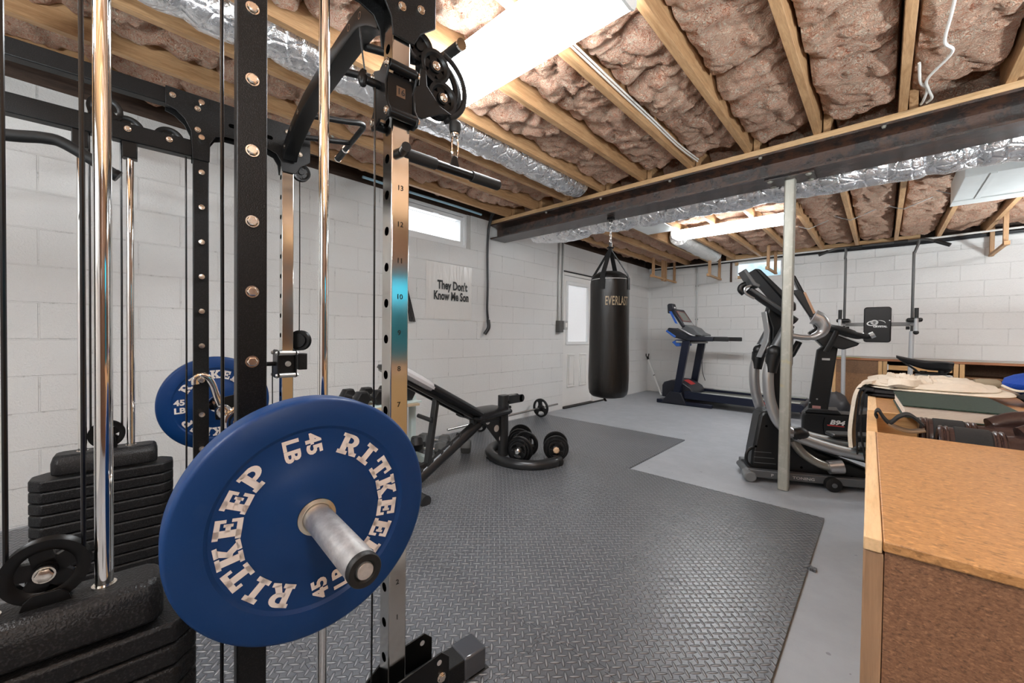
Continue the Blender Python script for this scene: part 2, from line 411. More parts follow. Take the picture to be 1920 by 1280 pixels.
# ------------------------------------------------------------------ windows and door
def window(name, frame, n, label):
    """frame: local (s along the wall, z) -> world, outwards = +n"""
    pass
XO = XL-.10
wn = struct('window_1', MB().prism([(WY0+.002,WZ0+.002),(WY1-.002,WZ0+.002),(WY1-.002,2.339),(WY0+.002,2.339)], (XO-.035,0,0), (0,1,0), (0,0,1), (.002,0,0)), M_glass, 'small white hopper window high in the block wall near the rack')
f = MB()
def rectframe(mb, y0, y1, z0, z1, wd, x0, x1):
    mb.box((x0,y0,z0),(x1,y1,z0+wd)); mb.box((x0,y0,z1-wd),(x1,y1,z1)); mb.box((x0,y0,z0+wd),(x1,y0+wd,z1-wd)); mb.box((x0,y1-wd,z0+wd),(x1,y1,z1-wd))
rectframe(f, WY0+.001, WY1-.055, WZ0+.001, 2.339, .030, XO-.04, XL-.012)
part('window_frame', f, M_vinyl, wn, bev=.003)
f = MB(); rectframe(f, WY0+.032, WY1-.088, WZ0+.032, 2.305, .036, XO-.02, XL-.03); part('sash', f, M_vinyl, wn, bev=.003)
part('sill', MB().box((XL-.19, WY1-.054, WZ0+.001),(XL-.005, WY1-.001, 2.339)), simple('mortar_jamb', (.50,.49,.47), .8, 0, 60, .5, .2), wn)
f = MB(); f.box((XL-.03, 2.40, 2.268),(XL-.016,2.47,2.285)); part('latch', f, M_vinyl, wn)
wn = struct('window_2', MB().box((BX0+.002, YB+.11, BZ0+.002),(BX1-.002, YB+.113, 2.339)), M_glass, 'small window high in the end wall behind the exercise bike')
f = MB(); yo0, yo1 = YB+.03, YB+.15
def rf2(mb, x0, x1, z0, z1, wd, y0, y1):
    mb.box((x0,y0,z0),(x1,y1,z0+wd)); mb.box((x0,y0,z1-wd),(x1,y1,z1)); mb.box((x0,y0,z0+wd),(x0+wd,y1,z1-wd)); mb.box((x1-wd,y0,z0+wd),(x1,y1,z1-wd))
rf2(f, BX0+.03, BX1-.03, BZ0+.001, 2.339, .045, YB+.02, YB+.14); part('window_frame', f, M_white, wn, bev=.003)
f = MB(); rf2(f, BX0+.075, BX1-.075, BZ0+.046, 2.294, .022, YB+.07, YB+.13); part('sash', f, M_vinyl, wn)
f = MB().box((BX0+.001,YB+.001,BZ0+.001),(BX0+.03,YB+.15,2.339)); part('jamb', f, M_oldwood, wn)
f = MB().cbox((BX0+.097,YB+.012,2.27),(.05,.02,.05)); f.cbox((BX0+.13,YB+.06,BZ0+.08),(.05,.02,.05)); part('wood_block', f, M_joistx, wn)

M_door = simple('white_door_paint', (.77,.765,.745), .40, var=.02)
dx = XL-.045
d = MB(); gy0, gy1, gz0, gz1 = 4.785, 5.315, .945, 1.80
for y0, y1, z0, z1 in ((DY0+.012,gy0,.02,DZ1-.04),(gy1,DY1-.012,.02,DZ1-.04),(gy0,gy1,.02,gz0),(gy0,gy1,gz1,DZ1-.04)): d.box((dx-.04,y0,z0),(dx,y1,z1))
dr = struct('door_1', d, M_door, 'white steel door with a blind in its half window')
f = MB(); rectframe(f, gy0-.035, gy1+.035, gz0-.035, gz1+.035, .042, dx-.045, dx+.014); part('lite_frame', f, M_vinyl, dr, bev=.005)
part('pane', MB().box((dx-.034,gy0,gz0),(dx-.030,gy1,gz1)), M_glass, dr)
f = MB(); k = int((gz1-gz0)/.0155)
for i in range(k): f.cbox((dx-.014, (gy0+gy1)/2, gz0+.012+i*.0155), (.0165,gy1-gy0-.012,.0011), Matrix.Rotation(R(68),3,'Y'))
part('blind', f, simple('blind_white', (.86,.86,.86), .5), dr, smooth=False)
for y0, y1, z0, z1 in ((4.795,4.985,.29,.775),(5.11,5.30,.29,.775)):
    f = MB(); rectframe(f, y0, y1, z0, z1, .018, dx-.002, dx+.013); f.prism([(y0+.040,z0+.040),(y1-.040,z0+.040),(y1-.040,z1-.040),(y0+.040,z1-.040)], (dx,0,0),(0,1,0),(0,0,1),(.011,0,0)); part('door_panel', f, M_door, dr, bev=.004)
f = MB(); f.box((XL-.12,DY0+.001,0.001),(XL-.004,DY0+.011,DZ1-.001)); f.box((XL-.12,DY1-.011,0.001),(XL-.004,DY1-.001,DZ1-.001)); f.box((XL-.12,DY0+.011,DZ1-.038),(XL-.004,DY1-.011,DZ1-.001)); part('door_frame', f, M_white, dr)
f = MB(); f.box((dx-.06,DY0+.011,.001),(XL+.03,DY1+.28,.018)); part('threshold', f, M_blackgap, dr)
f = MB(); f.box((XL-.002,DY0-.02,DZ1-.002),(XL+.012,DY1+.03,DZ1+.014)); part('drip_cap', f, M_blackgap, dr)
for z in (.22,1.02,1.72): part('hinge', MB().box((dx-.004,DY0+.004,z),(dx+.010,DY0+.022,z+.085)), simple('hinge_dark', (.05,.045,.04), .4, .7), dr)
part('door_knob', MB().ball((dx+.05,DY1-.07,.93),.028).cyl((dx-.005,DY1-.07,.93),(dx+.03,DY1-.07,.93),.014), M_pipe, dr)
# ------------------------------------------------------------------ lights
def emis(name, col, s):
    t = NT(name); t.base(col); t.set(Roughness=.4); t.b.inputs['Emission Color'].default_value = (*col, 1); t.b.inputs['Emission Strength'].default_value = s; return t.m
M_lamp = emis('lit_diffuser', (.94, .975, 1.0), LAMP)
M_fix = simple('fixture_white', (.80,.79,.77), .4)
def fixture(x0, x1, y0, y1, label):
    t = thing('ceiling_light', label, 'light', ((x0+x1)/2, (y0+y1)/2, 2.25), 0, 'fluorescent ceiling lights')
    zt, zb, e = 2.333, 2.252, .012
    yc, h = (y0+y1)/2, (y1-y0)/2
    part('housing', MB().box((x0, y0+.02, zt-.035), (x1, y1-.02, zt)), M_fix, t, bev=.004)
    P = [(-h, .070), (-h, .035), (-h*.90, .010), (-h*.72, 0), (h*.72, 0), (h*.90, .010), (h, .035), (h, .070)]
    part('diffuser', MB().prism([(yc+a-yc, b) for a, b in P], (x0+e, yc, zb), (0,1,0), (0,0,1), (x1-x0-2*e,0,0)), M_lamp, t)
    P2 = [(a*1.03, b*1.0-.003) for a, b in P]
    for xx in (x0, x1-e+.001): part('end_cap', MB().prism(P2, (xx, yc, zb), (0,1,0), (0,0,1), (e-.001,0,0)), M_fix, t)
    return t
fixture(-1.90, -.70, 1.135, 1.412, 'long white fluorescent light glowing above the rack pulley')
fixture(-1.91, -.70, 4.86, 5.13, 'long white fluorescent light glowing beyond the steel beam')
fixture(1.15, 2.35, -.34, -.07, 'added unseen fluorescent light over the tan cabinets, out of the picture')  # added fixture out of view, brightens the near right side
fixture(-1.9, -.70, -1.45, -1.17, 'added unseen fluorescent light behind the rack, out of the picture')  # added fixture out of view, lights the rack from behind
fixture(1.35, 2.55, 4.86, 5.13, 'added unseen fluorescent light beyond the pale metal duct, out of the picture')  # added fixture out of view, brightens the back right
M_lampk = simple('lamp_black', (.01,.01,.01), .4)
def uplighter(x, y, z, label, power):  # added uplights out of view, put in to brighten the ceiling
    t = thing('added_uplight', label, 'added light', (x, y, 0), 0, 'added uplights')
    part('base', MB().lathe((x,y,0),(0,0,1),[(0,0),(.14,0),(.14,.012),(.03,.03),(0,.03)],32), M_lampk, t); part('pole', MB().cyl((x,y,.02),(x,y,z-.06),.012,14), M_lampk, t)
    part('bowl', MB().lathe((x,y,z-.07),(0,0,1),[(0,0),(.08,.005),(.15,.035),(.19,.07),(.185,.072),(.145,.042),(.07,.014),(0,.012)],36), M_fix, t)
    l = bpy.data.lights.new('uplight', 'AREA'); l.shape = 'DISK'; l.size = .26; l.energy = power; l.color = (.90,.97,1.0)
    o = bpy.data.objects.new('uplight', l); C.objects.link(o); o.parent = t; o.location = (0,0,z-.005); o.rotation_euler = (math.pi,0,0)
uplighter(1.52, 1.75, 1.30, 'added unseen torchiere lamp beyond the tan cabinets, out of the picture', UPL)
uplighter(.55, -.45, 1.30, 'added unseen torchiere lamp behind the viewer, out of the picture', UPL)
uplighter(-.55, -1.35, 1.30, 'added unseen torchiere lamp behind the rack, out of the picture', UPL)
uplighter(1.75, 5.35, 1.30, 'added unseen torchiere lamp near the workbench, out of the picture', UPL)
tc_ = thing('added_teal_prop', 'added teal locker against the panelled wall, out of the picture', 'prop', (2.45, 1.95, 0))  # added unseen object, its colours are there to reflect in the chrome posts
part('body', MB().box((2.22,1.50,.42),(2.69,2.42,1.62)), simple('teal_paint', (.01,.20,.30), .4), tc_, bev=.008)
part('door', MB().box((2.205,1.52,.45),(2.219,1.95,1.60)).box((2.205,1.965,.45),(2.219,2.40,1.60)), simple('teal_door', (.01,.23,.33), .35), tc_, bev=.003)
part('foot', MB().box((2.24,1.52,0),(2.69,2.40,.269)), simple('dark_brown_ply', (.06,.028,.014), .6), tc_); part('plinth', MB().box((2.22,1.50,.27),(2.69,2.42,.419)), simple('orange_ply', (.30,.12,.03), .5), tc_)

# ------------------------------------------------------------------ ducts
def crinkle(pts, r, n, amp, seed, freq=16):
    pts = [Vector(p) for p in pts]; m = MB(); m.tube(pts, r, n, caps=True)
    for i, v in enumerate(m.v):
        q = v*freq + Vector((seed, 0, 0)); d = Vector((noise.noise(q), noise.noise(q+Vector((5,2,1))), noise.noise(q+Vector((1,8,3)))))
        m.v[i] = v + d*amp
    return m
def ductpath(a, b, k, wob, seed):
    a, b = Vector(a), Vector(b); return [a.lerp(b, i/k) + Vector((wob*noise.noise(Vector((i*.35, seed, 1))), wob*noise.noise(Vector((i*.35, seed, 2))), wob*noise.noise(Vector((i*.35, seed, 3))))) for i in range(k+1)]
M_ductwhite = foil_mat('white_duct_jacket', (.80,.80,.79), .42, 22)
P = ductpath((-2.055, -.9, 2.405), (-2.030, 3.02, 2.400), 110, .02, 3)
m = crinkle(P, [.118+.004*math.sin(i*1.9) for i in range(111)], 30, .012, 4)
t = solo('flexible_duct', m, M_foil, 'silver foil flexible duct running between the joists over the rack', 'duct')
P = [(-2.95,3.56,2.235),(-2.55,3.58,2.19),(-2.2,3.6,2.21)] ; P = smoothpath(P, 10) + ductpath((-2.15,3.6,2.215),(2.6,3.66,2.190),110,.03,8)
rs = [.125*(1-.22*math.exp(-((p[0]+2.25)/.05)**2)-.16*math.exp(-((p[0]+1.78)/.05)**2)-.12*math.exp(-((p[0]+.66)/.04)**2)-.10*math.exp(-((p[0]-.20)/.04)**2)) for p in P]
m = crinkle(P, rs, 30, .009, 9)
t = solo('flexible_duct', m, M_foil, 'silver foil flexible duct running along behind the steel beam', 'duct')
P = ductpath((-2.03, 5.45, 2.40), (-2.03, 6.95, 2.385), 40, .02, 12)
solo('flexible_duct', crinkle(P, .125, 26, .010, 6), M_ductwhite, 'white jacketed flexible duct past the far light, ending near the end wall', 'duct')
solo('joist_pan', MB().box((-2.19, 3.95, 2.3225), (-1.83, 4.84, 2.3335)), M_sheetwhite, 'flat white metal panel closing the joist bay near the punching bag', 'panel', bev=.002)
t = thing('metal_duct', 'pale rectangular metal duct up under the joists over the bike saddle', 'duct', (1.4, 4.5, 2.15))
part('body', MB().box((.385, 4.07, 2.150), (2.55, 4.86, 2.333)), M_sheetwhite, t, bev=.004)
for x in (.50, .86, 1.5, 2.1): part('seam', MB().box((x, 4.075, 2.1445), (x+.03, 4.72, 2.1505)), M_sheetwhite, t)
part('flange', MB().box((.383, 4.72, 2.142), (2.552, 4.862, 2.1505)), M_sheetwhite, t)
solo('vent_pipe', MB().tube(smoothpath([(.7,3.88,2.19),(1.3,3.92,2.20),(2.6,3.95,2.19)],8), .06, 16), M_wire_k, 'black pipe between the foil duct and the pale metal duct', 'pipe')

# ------------------------------------------------------------------ cables overhead
def cable(name, pts, r, mat, label, cat='cable', k=6, group=None, n=8):
    return solo(name, MB().tube(smoothpath(pts, k), r, n), mat, label, cat, group)
m = MB(); x = JX[5]+.028
for dz, off in ((2.372, 0), (2.386, .006)):
    m.tube(smoothpath([(x+off, 1.30, dz), (x+off+.004, 1.9, dz-.006), (x+off-.002, 2.4, dz+.004), (x+off+.010, 2.8, dz-.012), (x+off+.03, 3.14, dz-.01)], 8), .0055, 8)
solo('white_cable', m, M_wire_w, 'twin white cables stapled along a joist from the near light to the beam', 'cable')
m = MB(); m.tube(smoothpath([(.175,1.9,2.322),(.172,2.30,2.325),(.168,2.50,2.315),(.20,2.62,2.318),(.135,2.80,2.315),(.145,2.93,2.318),(.165,3.06,2.325),(.150,3.135,2.338)],7), .006, 8); m.tube(smoothpath([(.100,2.68,2.345),(.112,2.84,2.325),(.140,2.93,2.325),(.135,3.03,2.318),(.128,3.135,2.338)],7), .006, 8)
solo('white_cable', m, M_wire_w, 'loose white cable looping down from the insulation over the beam', 'cable')
cable('red_cable', [(-2.705,1.75,2.47),(-2.707,2.1,2.44),(-2.708,2.5,2.39),(-2.708,2.9,2.36)], .008, M_wire_r, 'red cable along the joist above the small near window')
cable('blue_cable', [(-3.225,1.6,2.356),(-3.22,2.0,2.350),(-3.215,2.3,2.349),(-3.22,2.6,2.352),(-3.225,2.95,2.349)], .012, M_wire_b, 'pale blue cable lying over the top of the near window')
m = MB()
for i in range(5):
    a = i*.013; m.tube(smoothpath([(-3.19+a,.8,2.375+a*.4),(-3.15+a,1.7,2.40),(-3.13+a*1.5,2.3,2.40-a*.3),(-3.12+a,2.8,2.385),(-3.15+a,3.02,2.375),(-3.235+a*.6,3.10,2.36),(-3.285+a*.4,3.115,2.26),(-3.300+a*.25,3.12,2.15),(-3.303+a*.2,3.12,1.95),(-3.300+a*.22,3.125,1.6),(-3.299+a*.2,3.12,1.35),(-3.300+a*.2,3.135,1.18+.012*i)],6), .0095, 8)
m.tube(smoothpath([(-3.290,3.135,1.21),(-3.276,3.13,1.13),(-3.285,3.10,1.075),(-3.294,3.085,1.05)],6), .021, 10)
bc = solo('black_cable_bundle', m, M_wire_k, 'bundle of black cables drooping down the block wall under the end of the beam', 'cable')
m = MB()
for i in range(4):
    a = i*.010; m.tube(smoothpath([(-3.300+a*.4,2.03+a,1.52),(-3.296+a*.6,2.06+a,1.40),(-3.30+a*.3,2.10+a*1.4,1.25),(-3.296,2.115+a*1.8,1.16)],6), .006, 7)
solo('black_cable_bundle', m, M_wire_k, 'short ragged bunch of cables hanging on the wall beside the numbered post', 'cable')
t = thing('electrical_conduit', 'two thin conduits running down the block wall to a switch box beside the door', 'conduit', (-3.30, 4.52, 1.12))
for yy in (4.485, 4.575): part('pipe', MB().cyl((-3.298,yy,1.24),(-3.298,yy,2.338),.011,12), M_pipe, t)
part('switch_box', MB().cbox((-3.285,4.50,1.17),(.06,.10,.16)), simple('box_dark', (.12,.115,.11), .5, .4), t, bev=.004)
f = part('outlet_box', MB().cbox((-3.280,4.595,1.19),(.07,.085,.125)), simple('box_grey', (.50,.50,.49), .5, .3), t, bev=.006)
part('switch', MB().cbox((-3.243,4.595,1.19),(.006,.04,.06)), M_white, f)
t = thing('electrical_conduit', 'thin vertical conduit on the end wall behind the treadmill console', 'conduit', (-2.42, 7.40, 1.1))
part('pipe', MB().cyl((-2.425,7.398,1.06),(-2.425,7.398,2.338),.011,12), M_pipe, t)
for z in (1.36,1.95): part('clip', MB().cbox((-2.425,7.405,z),(.05,.012,.022)), M_pipe, t)
# pipes and cables along the top of the end wall
m = MB().tube(smoothpath([(XL+.05,7.33,2.318),(-2.2,7.33,2.315),(-1.2,7.33,2.325),(-.2,7.32,2.330),(.35,7.30,2.330),(.62,7.25,2.326),(1.2,7.20,2.328),(2.6,7.2,2.328)],8), .013, 12)
solo('white_pipe', m, M_pvc, 'thin white pipe running along the top of the end wall', 'pipe')
m = MB()
for i in range(3): m.tube(smoothpath([(XL+.08,7.36,2.300+.014*i),(-2.4,7.375,2.288+.012*i),(-1.6,7.37,2.305),(-.6,7.365,2.292+.014*i),(.4,7.37,2.285+.016*i),(1.1,7.37,2.300+.013*i),(2.5,7.37,2.300)],8), .008, 8)
solo('black_cable_bundle', m, M_wire_k, 'black cables sagging along the top of the end wall', 'cable')
t = solo('ledger_board', MB().box((-1.95,7.345,2.335),(.33,7.405,2.405)), M_joistx, 'pine ledger board along the top of the end wall over the window', 'board', bev=.002)
m = MB(); m.prism([(.30,2.232),(2.55,2.232),(2.55,2.300),(.30,2.285)], (0,7.405,0),(1,0,0),(0,0,1),(0,.004,0)); 
solo('house_wrap_strip', m, simple('white_wrap', (.76,.76,.75), .5, 0, 30, .3, .1), 'white wrap strip peeking over the top of the end wall above the workbench', 'strip')

# ------------------------------------------------------------------ hanger frames of lumber
def hanger(x, y0, y1, zb, label, two=False, w=.035):
    t = thing('wooden_hanger', label, 'hanger', (x, (y0+y1)/2, zb), 0, 'wooden hangers under the joists')
    part('rail', MB().box((x-w/2, y0, zb), (x+w/2, y1, zb+.028)), M_joist, t, bev=.002)
    for y in (y0+.06, y1-.07): part('upright', MB().box((x-w/2-.001, y-.02, zb-.004), (x+w/2+.001, y+.02, 2.40)), M_post, t, bev=.002)
    part('brace_block', MB().box((x-w/2-.004, y0-.02, zb-.006), (x+w/2+.004, y0+.03, zb+.036)), M_joist, t, bev=.002)
    if two:
        for y in ((y0+y1)/2-.07, (y0+y1)/2+.03): part('upright', MB().box((x-w/2-.003, y-.02, zb-.02), (x+w/2+.003, y+.03, 2.40)), M_post, t, bev=.002)
hanger(-2.80, 6.36, 7.40, 2.03, 'long wooden hanger frame nearest the corner by the treadmill', True)
hanger(-2.045, 6.75, 7.40, 2.02, 'small wooden hanger frame next to the far window, on its conduit side')
hanger(-1.24, 6.72, 7.38, 2.04, 'small wooden hanger frame in front of the far window pane')
hanger(.925, 6.55, 7.40, 2.05, 'weathered wooden hanger frame over the workbench')

# metal bridging straps between joists
def strap(p, q, label):
    solo('metal_strap', MB().bar(p, q, .022, .002), M_galv, label, 'strap', 'joist straps')
strap((-2.66,.93,2.50),(-2.665,1.12,2.325),'thin metal bridging strap across a joist behind the pull-up handle, the one nearer the wall')
strap((-2.27,.98,2.50),(-2.28,1.22,2.325),'thin metal bridging strap across a joist behind the pull-up handle, the one nearer the duct')
for i, (x, y) in enumerate(((-.66,5.75),(-.28,5.6),(.12,5.45),(.50,5.3))):
    cable('support_wire', [(x-.20,y-.02,2.42),(x-.02,y,2.328),(x+.03,y,2.328),(x+.2,y+.03,2.40)], .004, M_pipe, f'thin wire stay under a joist by the end wall, {ORD[i]} in a row of four', 'wire', group='insulation wires')
# ------------------------------------------------------------------ the cable and barbell machine
AN = R(5.0)
FM = Matrix(((-math.cos(AN), math.sin(AN), 0, 0), (math.sin(AN), math.cos(AN), 0, 0), (0, 0, 1, 0), (0, 0, 0, 1)))   # (u across, v forward, z)
def mk(): return MB(FM)
def powder(name, col, rough, st=.35, sc=420):
    t = NT(name); p = t.coord(); n = t.noise(p, sc, 1, .5); t.base(t.mix(t.ramp(n, [(.52,(0,0,0)),(.72,(1,1,1))]), col, tuple(c*3.0+.004 for c in col))); t.set(Roughness=rough); t.b.inputs['Specular IOR Level'].default_value = .28; t.bump(n, st, .0015); return t.m
M_blk = powder('black_wrinkle_coat', (.0038,.0038,.0040), .40)
M_blk2 = simple('black_satin', (.0030,.0030,.0032), .36, spec=.3)
M_rub = simple('black_rubber', (.005,.005,.005), .55, 0, 200, .2)
M_chrome = simple('chrome', (.88,.87,.85), .06, 1.0)
def knurl():
    t = NT('worn_chrome_sleeve'); p = t.coord(); n = t.noise(t.map(p,(30,260,30),(0,0,-AN)), 3, 5, .7); n2 = t.noise(p, 30, 4, .7)
    t.base(t.mix(t.ramp(n2,[(.4,(0,0,0)),(.7,(1,1,1))]), (.62,.61,.59), (.92,.91,.89))); t.set(Metallic=.88); t.put(t.b.inputs['Roughness'], t.math('ADD', t.math('MULTIPLY', n, .3), .26)); t.bump(n, .12, .001); return t.m
M_sleeve = knurl()
M_post_s = simple('polished_steel_post', (.66,.64,.60), .13, 1.0, 5, .05)
M_boltm = simple('zinc_bolt', (.80,.74,.66), .22, 1.0)
M_ink = simple('black_ink', (.006,.006,.006), .5)
M_stack = powder('stack_iron', (.007,.007,.0075), .42, .8, 260)
M_hole = simple('hole_dark', (.001,.001,.001), 1.0, spec=0)
M_cab = simple('machine_cable', (.006,.006,.007), .25)
ux, vx, zx = (1,0,0), (0,1,0), (0,0,1)
NU, FU = 1.005, 2.176

def spoked(mb, c, r, w, hub, axis=ux, ns=5):
    """pulley wheel with a grooved rim, hub and spokes; axis along u"""
    c = Vector(c); a = Vector(axis)
    mb.lathe(c, a, [(r*.80,-w/2),(r,-w/2),(r*.90,-w*.15),(r*.90,w*.15),(r,w/2),(r*.80,w/2),(r*.66,w*.3),(r*.66,-w*.3),(r*.80,-w/2)], 36)
    mb.lathe(c, a, [(0,-w/2),(hub*1.15,-w/2),(hub*1.25,-w*.3),(hub*1.25,w*.3),(hub*1.15,w/2),(0,w/2)], 24)
    for k in range(ns):
        t = 2*math.pi*k/ns + .5; d = Vector((0, math.cos(t), math.sin(t))) if abs(a.x) > .5 else Vector((math.cos(t), 0, math.sin(t)))
        mb.bar(c+d*hub*.6, c+d*r*.80, r*.52, w*.55, a)
    return mb

FMR = Matrix.Translation(FM @ Vector((1.59, .05, 0)))
t = thing('cable_machine', 'tall black and chrome cable machine with twin weight stacks and numbered posts', 'exercise machine', FM @ Vector((1.59,.05,0)), -AN)
NZ = [.291 + .0946*k for k in range(16)]
for side, u, o in (('n', NU, -1), ('f', FU, 1)):
    # front upright
    ua, ub = u-.0275, u+.0275
    up = part('front_upright', mk().box((ua,.458,.075),(ub,.508,1.985)), M_post_s, t, 'polished steel post with numbers and holes', bev=.003)
    m = mk()
    for z in [NZ[0]-.018-.0946+.0946*k for k in range(18)]:
        m.lathe((u,.458,z), (0,-1,0), [(0,.0006),(.0115,.0006),(.0115,-.002)], 20)
    if o > 0:
        for z in NZ: m.lathe((ua+.0005,.483,z-.01), (-1,0,0), [(0,.0004),(.008,.0004),(.008,-.002)], 16)
    part('adjustment_hole', m, M_hole, up, smooth=False)
    if o < 0:
        m = mk()
        for k, z in enumerate(NZ): text(m, str(k+1), (ua, .482, z-.007), vx, zx, .0185, -.0006, .0002)
        part('number', m, M_ink, up, recalc=False, smooth=False)
    # rear upright
    ra, rb = (u-.030, u+.012)
    ru = part('rear_upright', mk().box((ra,.127,.075),(rb,.180,1.985)), M_blk, t, 'black post with a row of bolts', bev=.003)
    for k in range(13):
        z = .260+.1446*k; m = mk()
        if o < 0: m.bolt((ra,.153,z), (-1,0,0), .0098, .009)
        else: m.lathe((ra+.002,.153,z),(-1,0,0),[(0,0),(.0085,0),(.0085,.032),(.0105,.033),(.0105,.038),(0,.039)],14)
        part('bolt' if o < 0 else 'hook_peg', m, M_boltm, ru)
    # top beams, gusset
    part('top_beam', mk().box((u-.024,-.62,1.967),(u+.024,.455,2.030)), M_blk, t, bev=.004)
    part('stack_beam', mk().box((u-.024,-.62,1.776),(u+.024,.126,1.845)), M_blk, t, bev=.004)
    gp = [(.04,2.031),(.04,1.957),(.070,1.947),(.100,1.920),(.120,1.878),(.124,1.790),(.124,1.765),(.182,1.765),(.184,1.846),(.204,1.880),(.240,1.893),(.395,1.893),(.432,1.880),(.450,1.850),(.455,1.806),(.514,1.806),(.532,1.842),(.578,1.880),(.578,2.031)]
    for s in (-1, 1):
        g = part('gusset', mk().prism(gp, (u+s*.031,0,0), vx, zx, (s*.006,0,0)), M_blk, t, bev=.0015)
        if s < 0:
            bolts([(u-.037,v,z) for v, z in ((.062,2.0),(.142,1.975),(.142,1.888),(.478,1.885),(.532,1.905),(.478,1.995))], (-1,0,0), .0085, .009, M_boltm, g, FM)
            m = mk()
            for v in (.265,.335,.40): m.prism([(v+a,1.945+b) for a, b in rrect(.034,.017,.008)], (u-.0372,0,0), vx, zx, (-.0005,0,0))
            part('slot', m, M_hole, g, smooth=False)
    # guide rods and stack
    for v in (-.196,-.065):
        part('guide_rod', mk().cyl((u,v,.05),(u,v,1.776),.0122,28), M_chrome, t, 'chrome guide rod')
        part('rod_bracket', mk().box((u-.022,v-.022,1.715),(u+.022,v+.022,1.777)), M_blk2, t, bev=.003)
    for k in range(11):
        z0 = .068+.0408*k
        oc = [(-.325,.030),(-.292,.066),(.030,.066),(.062,.030),(.062,-.030),(.030,-.066),(-.292,-.066),(-.325,-.030)]
        part('stack_plate', mk().prism(oc, (u,0,z0), vx, ux, (0,0,.0385)), M_stack, t, 'black iron stack plate', bev=.006)
    m = mk(); sp = [(-.272,.040),(-.255,.060),(-.003,.060),(.014,.040),(.014,-.040),(-.003,-.060),(-.255,-.060),(-.272,-.040)]
    P = [(u+b, a, .522) for a, b in sp] + [(u+b, a, .565) for a, b in sp] + [(u+b*.70, -.129+(a+.129)*.955, .592) for a, b in sp]; n = 8
    m.add(P, [tuple(range(7,-1,-1)), tuple(range(16,24))] + [(i,(i+1)%n,n+(i+1)%n,n+i) for i in range(n)] + [(n+i,n+(i+1)%n,2*n+(i+1)%n,2*n+i) for i in range(n)])
    sel = part('stack_head', m, M_stack, t, 'thick black top plate of the weight stack', bev=.008)
    m = mk()
    for v in (-.196,-.065): m.lathe((u,v,.592),(0,0,1),[(.0125,0),(.0165,.0),(.0165,.0015),(.0125,.0015)],24)
    part('bushing', m, M_boltm, sel)
    pu = part('pulley', spoked(mk(), (u,-.132,.645), .052, .022, .012), M_blk2, t, 'spoked black pulley wheel')
    m = mk()
    for s in (-1,1): m.prism([(-.160,.590),(-.102,.590),(-.106,.604),(-.116,.614),(-.146,.614),(-.156,.604)] if s*o > 0 else [(-.158,.590),(-.104,.590),(-.106,.625),(-.116,.655),(-.132,.662),(-.148,.655),(-.158,.625)], (u+s*.014,0,0), vx, zx, (s*.004,0,0))
    m.bolt((u-.018,-.132,.645),(-1,0,0),.011,.006) if o < 0 else m.bolt((u-.020,-.132,.645),(-1,0,0),.009,.006)
    part('pulley_bracket', m, M_blk2, pu, bev=.002)
    part('pulley_nut', mk().bolt((u-.020,-.132,.645),(-1,0,0),.0105,.007), M_boltm, pu)
    for v, z in ((-.132,1.880),(-.070,1.826),(.052,1.826)):
        pu = part('pulley', spoked(mk(), (u+.0,v,z), .050, .024, .010), M_blk2, t)
        part('pulley_nut', mk().bolt((u-.024,v,z-.004),(-1,0,0),.0085,.008), M_boltm, pu)
    # smith rods
    part('bar_rail', mk().cyl((u,.301,.07),(u,.301,1.985),.0115,28), M_chrome, t, 'chrome rail for the barbell')
    # cables
    for v, za, zb in ((.105,.10,1.82),(-.090,.645,1.86),(-.175,.645,1.88)):
        part('cable', mk().tube([(u,v,za),(u-.004,v+.001,(za+zb)/2),(u,v,zb)],.0034,8), M_cab, t)
    # base
    bt = part('base_tube', mk().box((u-.052,-.62,.014),(u+.018,.690,.078)), M_blk, t, bev=.004)
    part('end_cap', mk().box((u-.056,.685,.012),(u+.022,.765,.082)), simple('cap_plastic', (.05,.055,.065), .18, 0, 0, 0, 0, .5, .6) if o < 0 else M_blk2, bt, bev=.006)
    part('rubber_foot', mk().box((u-.060,.700,.0005),(u+.026,.775,.013)), M_rub, bt, bev=.003)
    part('rubber_foot', mk().box((u-.060,-.62,.0005),(u+.026,-.54,.015)), M_rub, bt, bev=.003)
    for s, uu in ((-1,u-.0575),(1,u+.032)):
        br = part('post_bracket', mk().prism([(.385,.015),(.385,.075),(.470,.140),(.600,.152),(.625,.128),(.625,.015)], (uu,0,0), vx, zx, (s*.005,0,0)), M_blk2, t, bev=.001)
        bolts([(uu+s*.005,v,z) for v, z in ((.482,.092),(.598,.085))], (s,0,0), .0105, .010, M_boltm, br, FM)
        m = mk()
        for q in (0,1): m.lathe((uu+(s*.0052 if q else -s*.0002),.592,.128),(s if q else -s,0,0),[(0,.0004),(.0075,.0004),(.0075,-.001)],14)
        part('bracket_hole', m, simple('hole_light', (.42,.43,.45), .5), br, smooth=False)
# cross members
for z0, z1 in ((.015,.075),(1.968,2.030)): part('rear_crossmember', mk().box((NU-.02,-.645,z0),(FU+.02,-.585,z1)), M_blk, t, bev=.004)
CP = [(2.143,.487,1.880),(2.085,.487,1.918),(1.88,.487,1.978),(1.68,.487,1.998),(1.285,.487,1.997),(1.17,.487,1.972),(1.062,.487,1.905)]
m = mk(); cw = .030
pp = smoothpath(CP, 6); nn = len(pp)
for i, p in enumerate(pp):
    tq = (pp[min(i+1,nn-1)]-pp[max(i-1,0)]).normalized(); nq = Vector((-tq.z,0,tq.x))
    if nq.z < 0: nq = -nq
    for a, b in rrect(2*cw, 2*cw, .008, 2): m.v.append(p + nq*a + Vector((0,b,0)))
k = 12
for i in range(nn-1):
    for j in range(k): m.f.append((i*k+j, i*k+(j+1)%k, (i+1)*k+(j+1)%k, (i+1)*k+j))
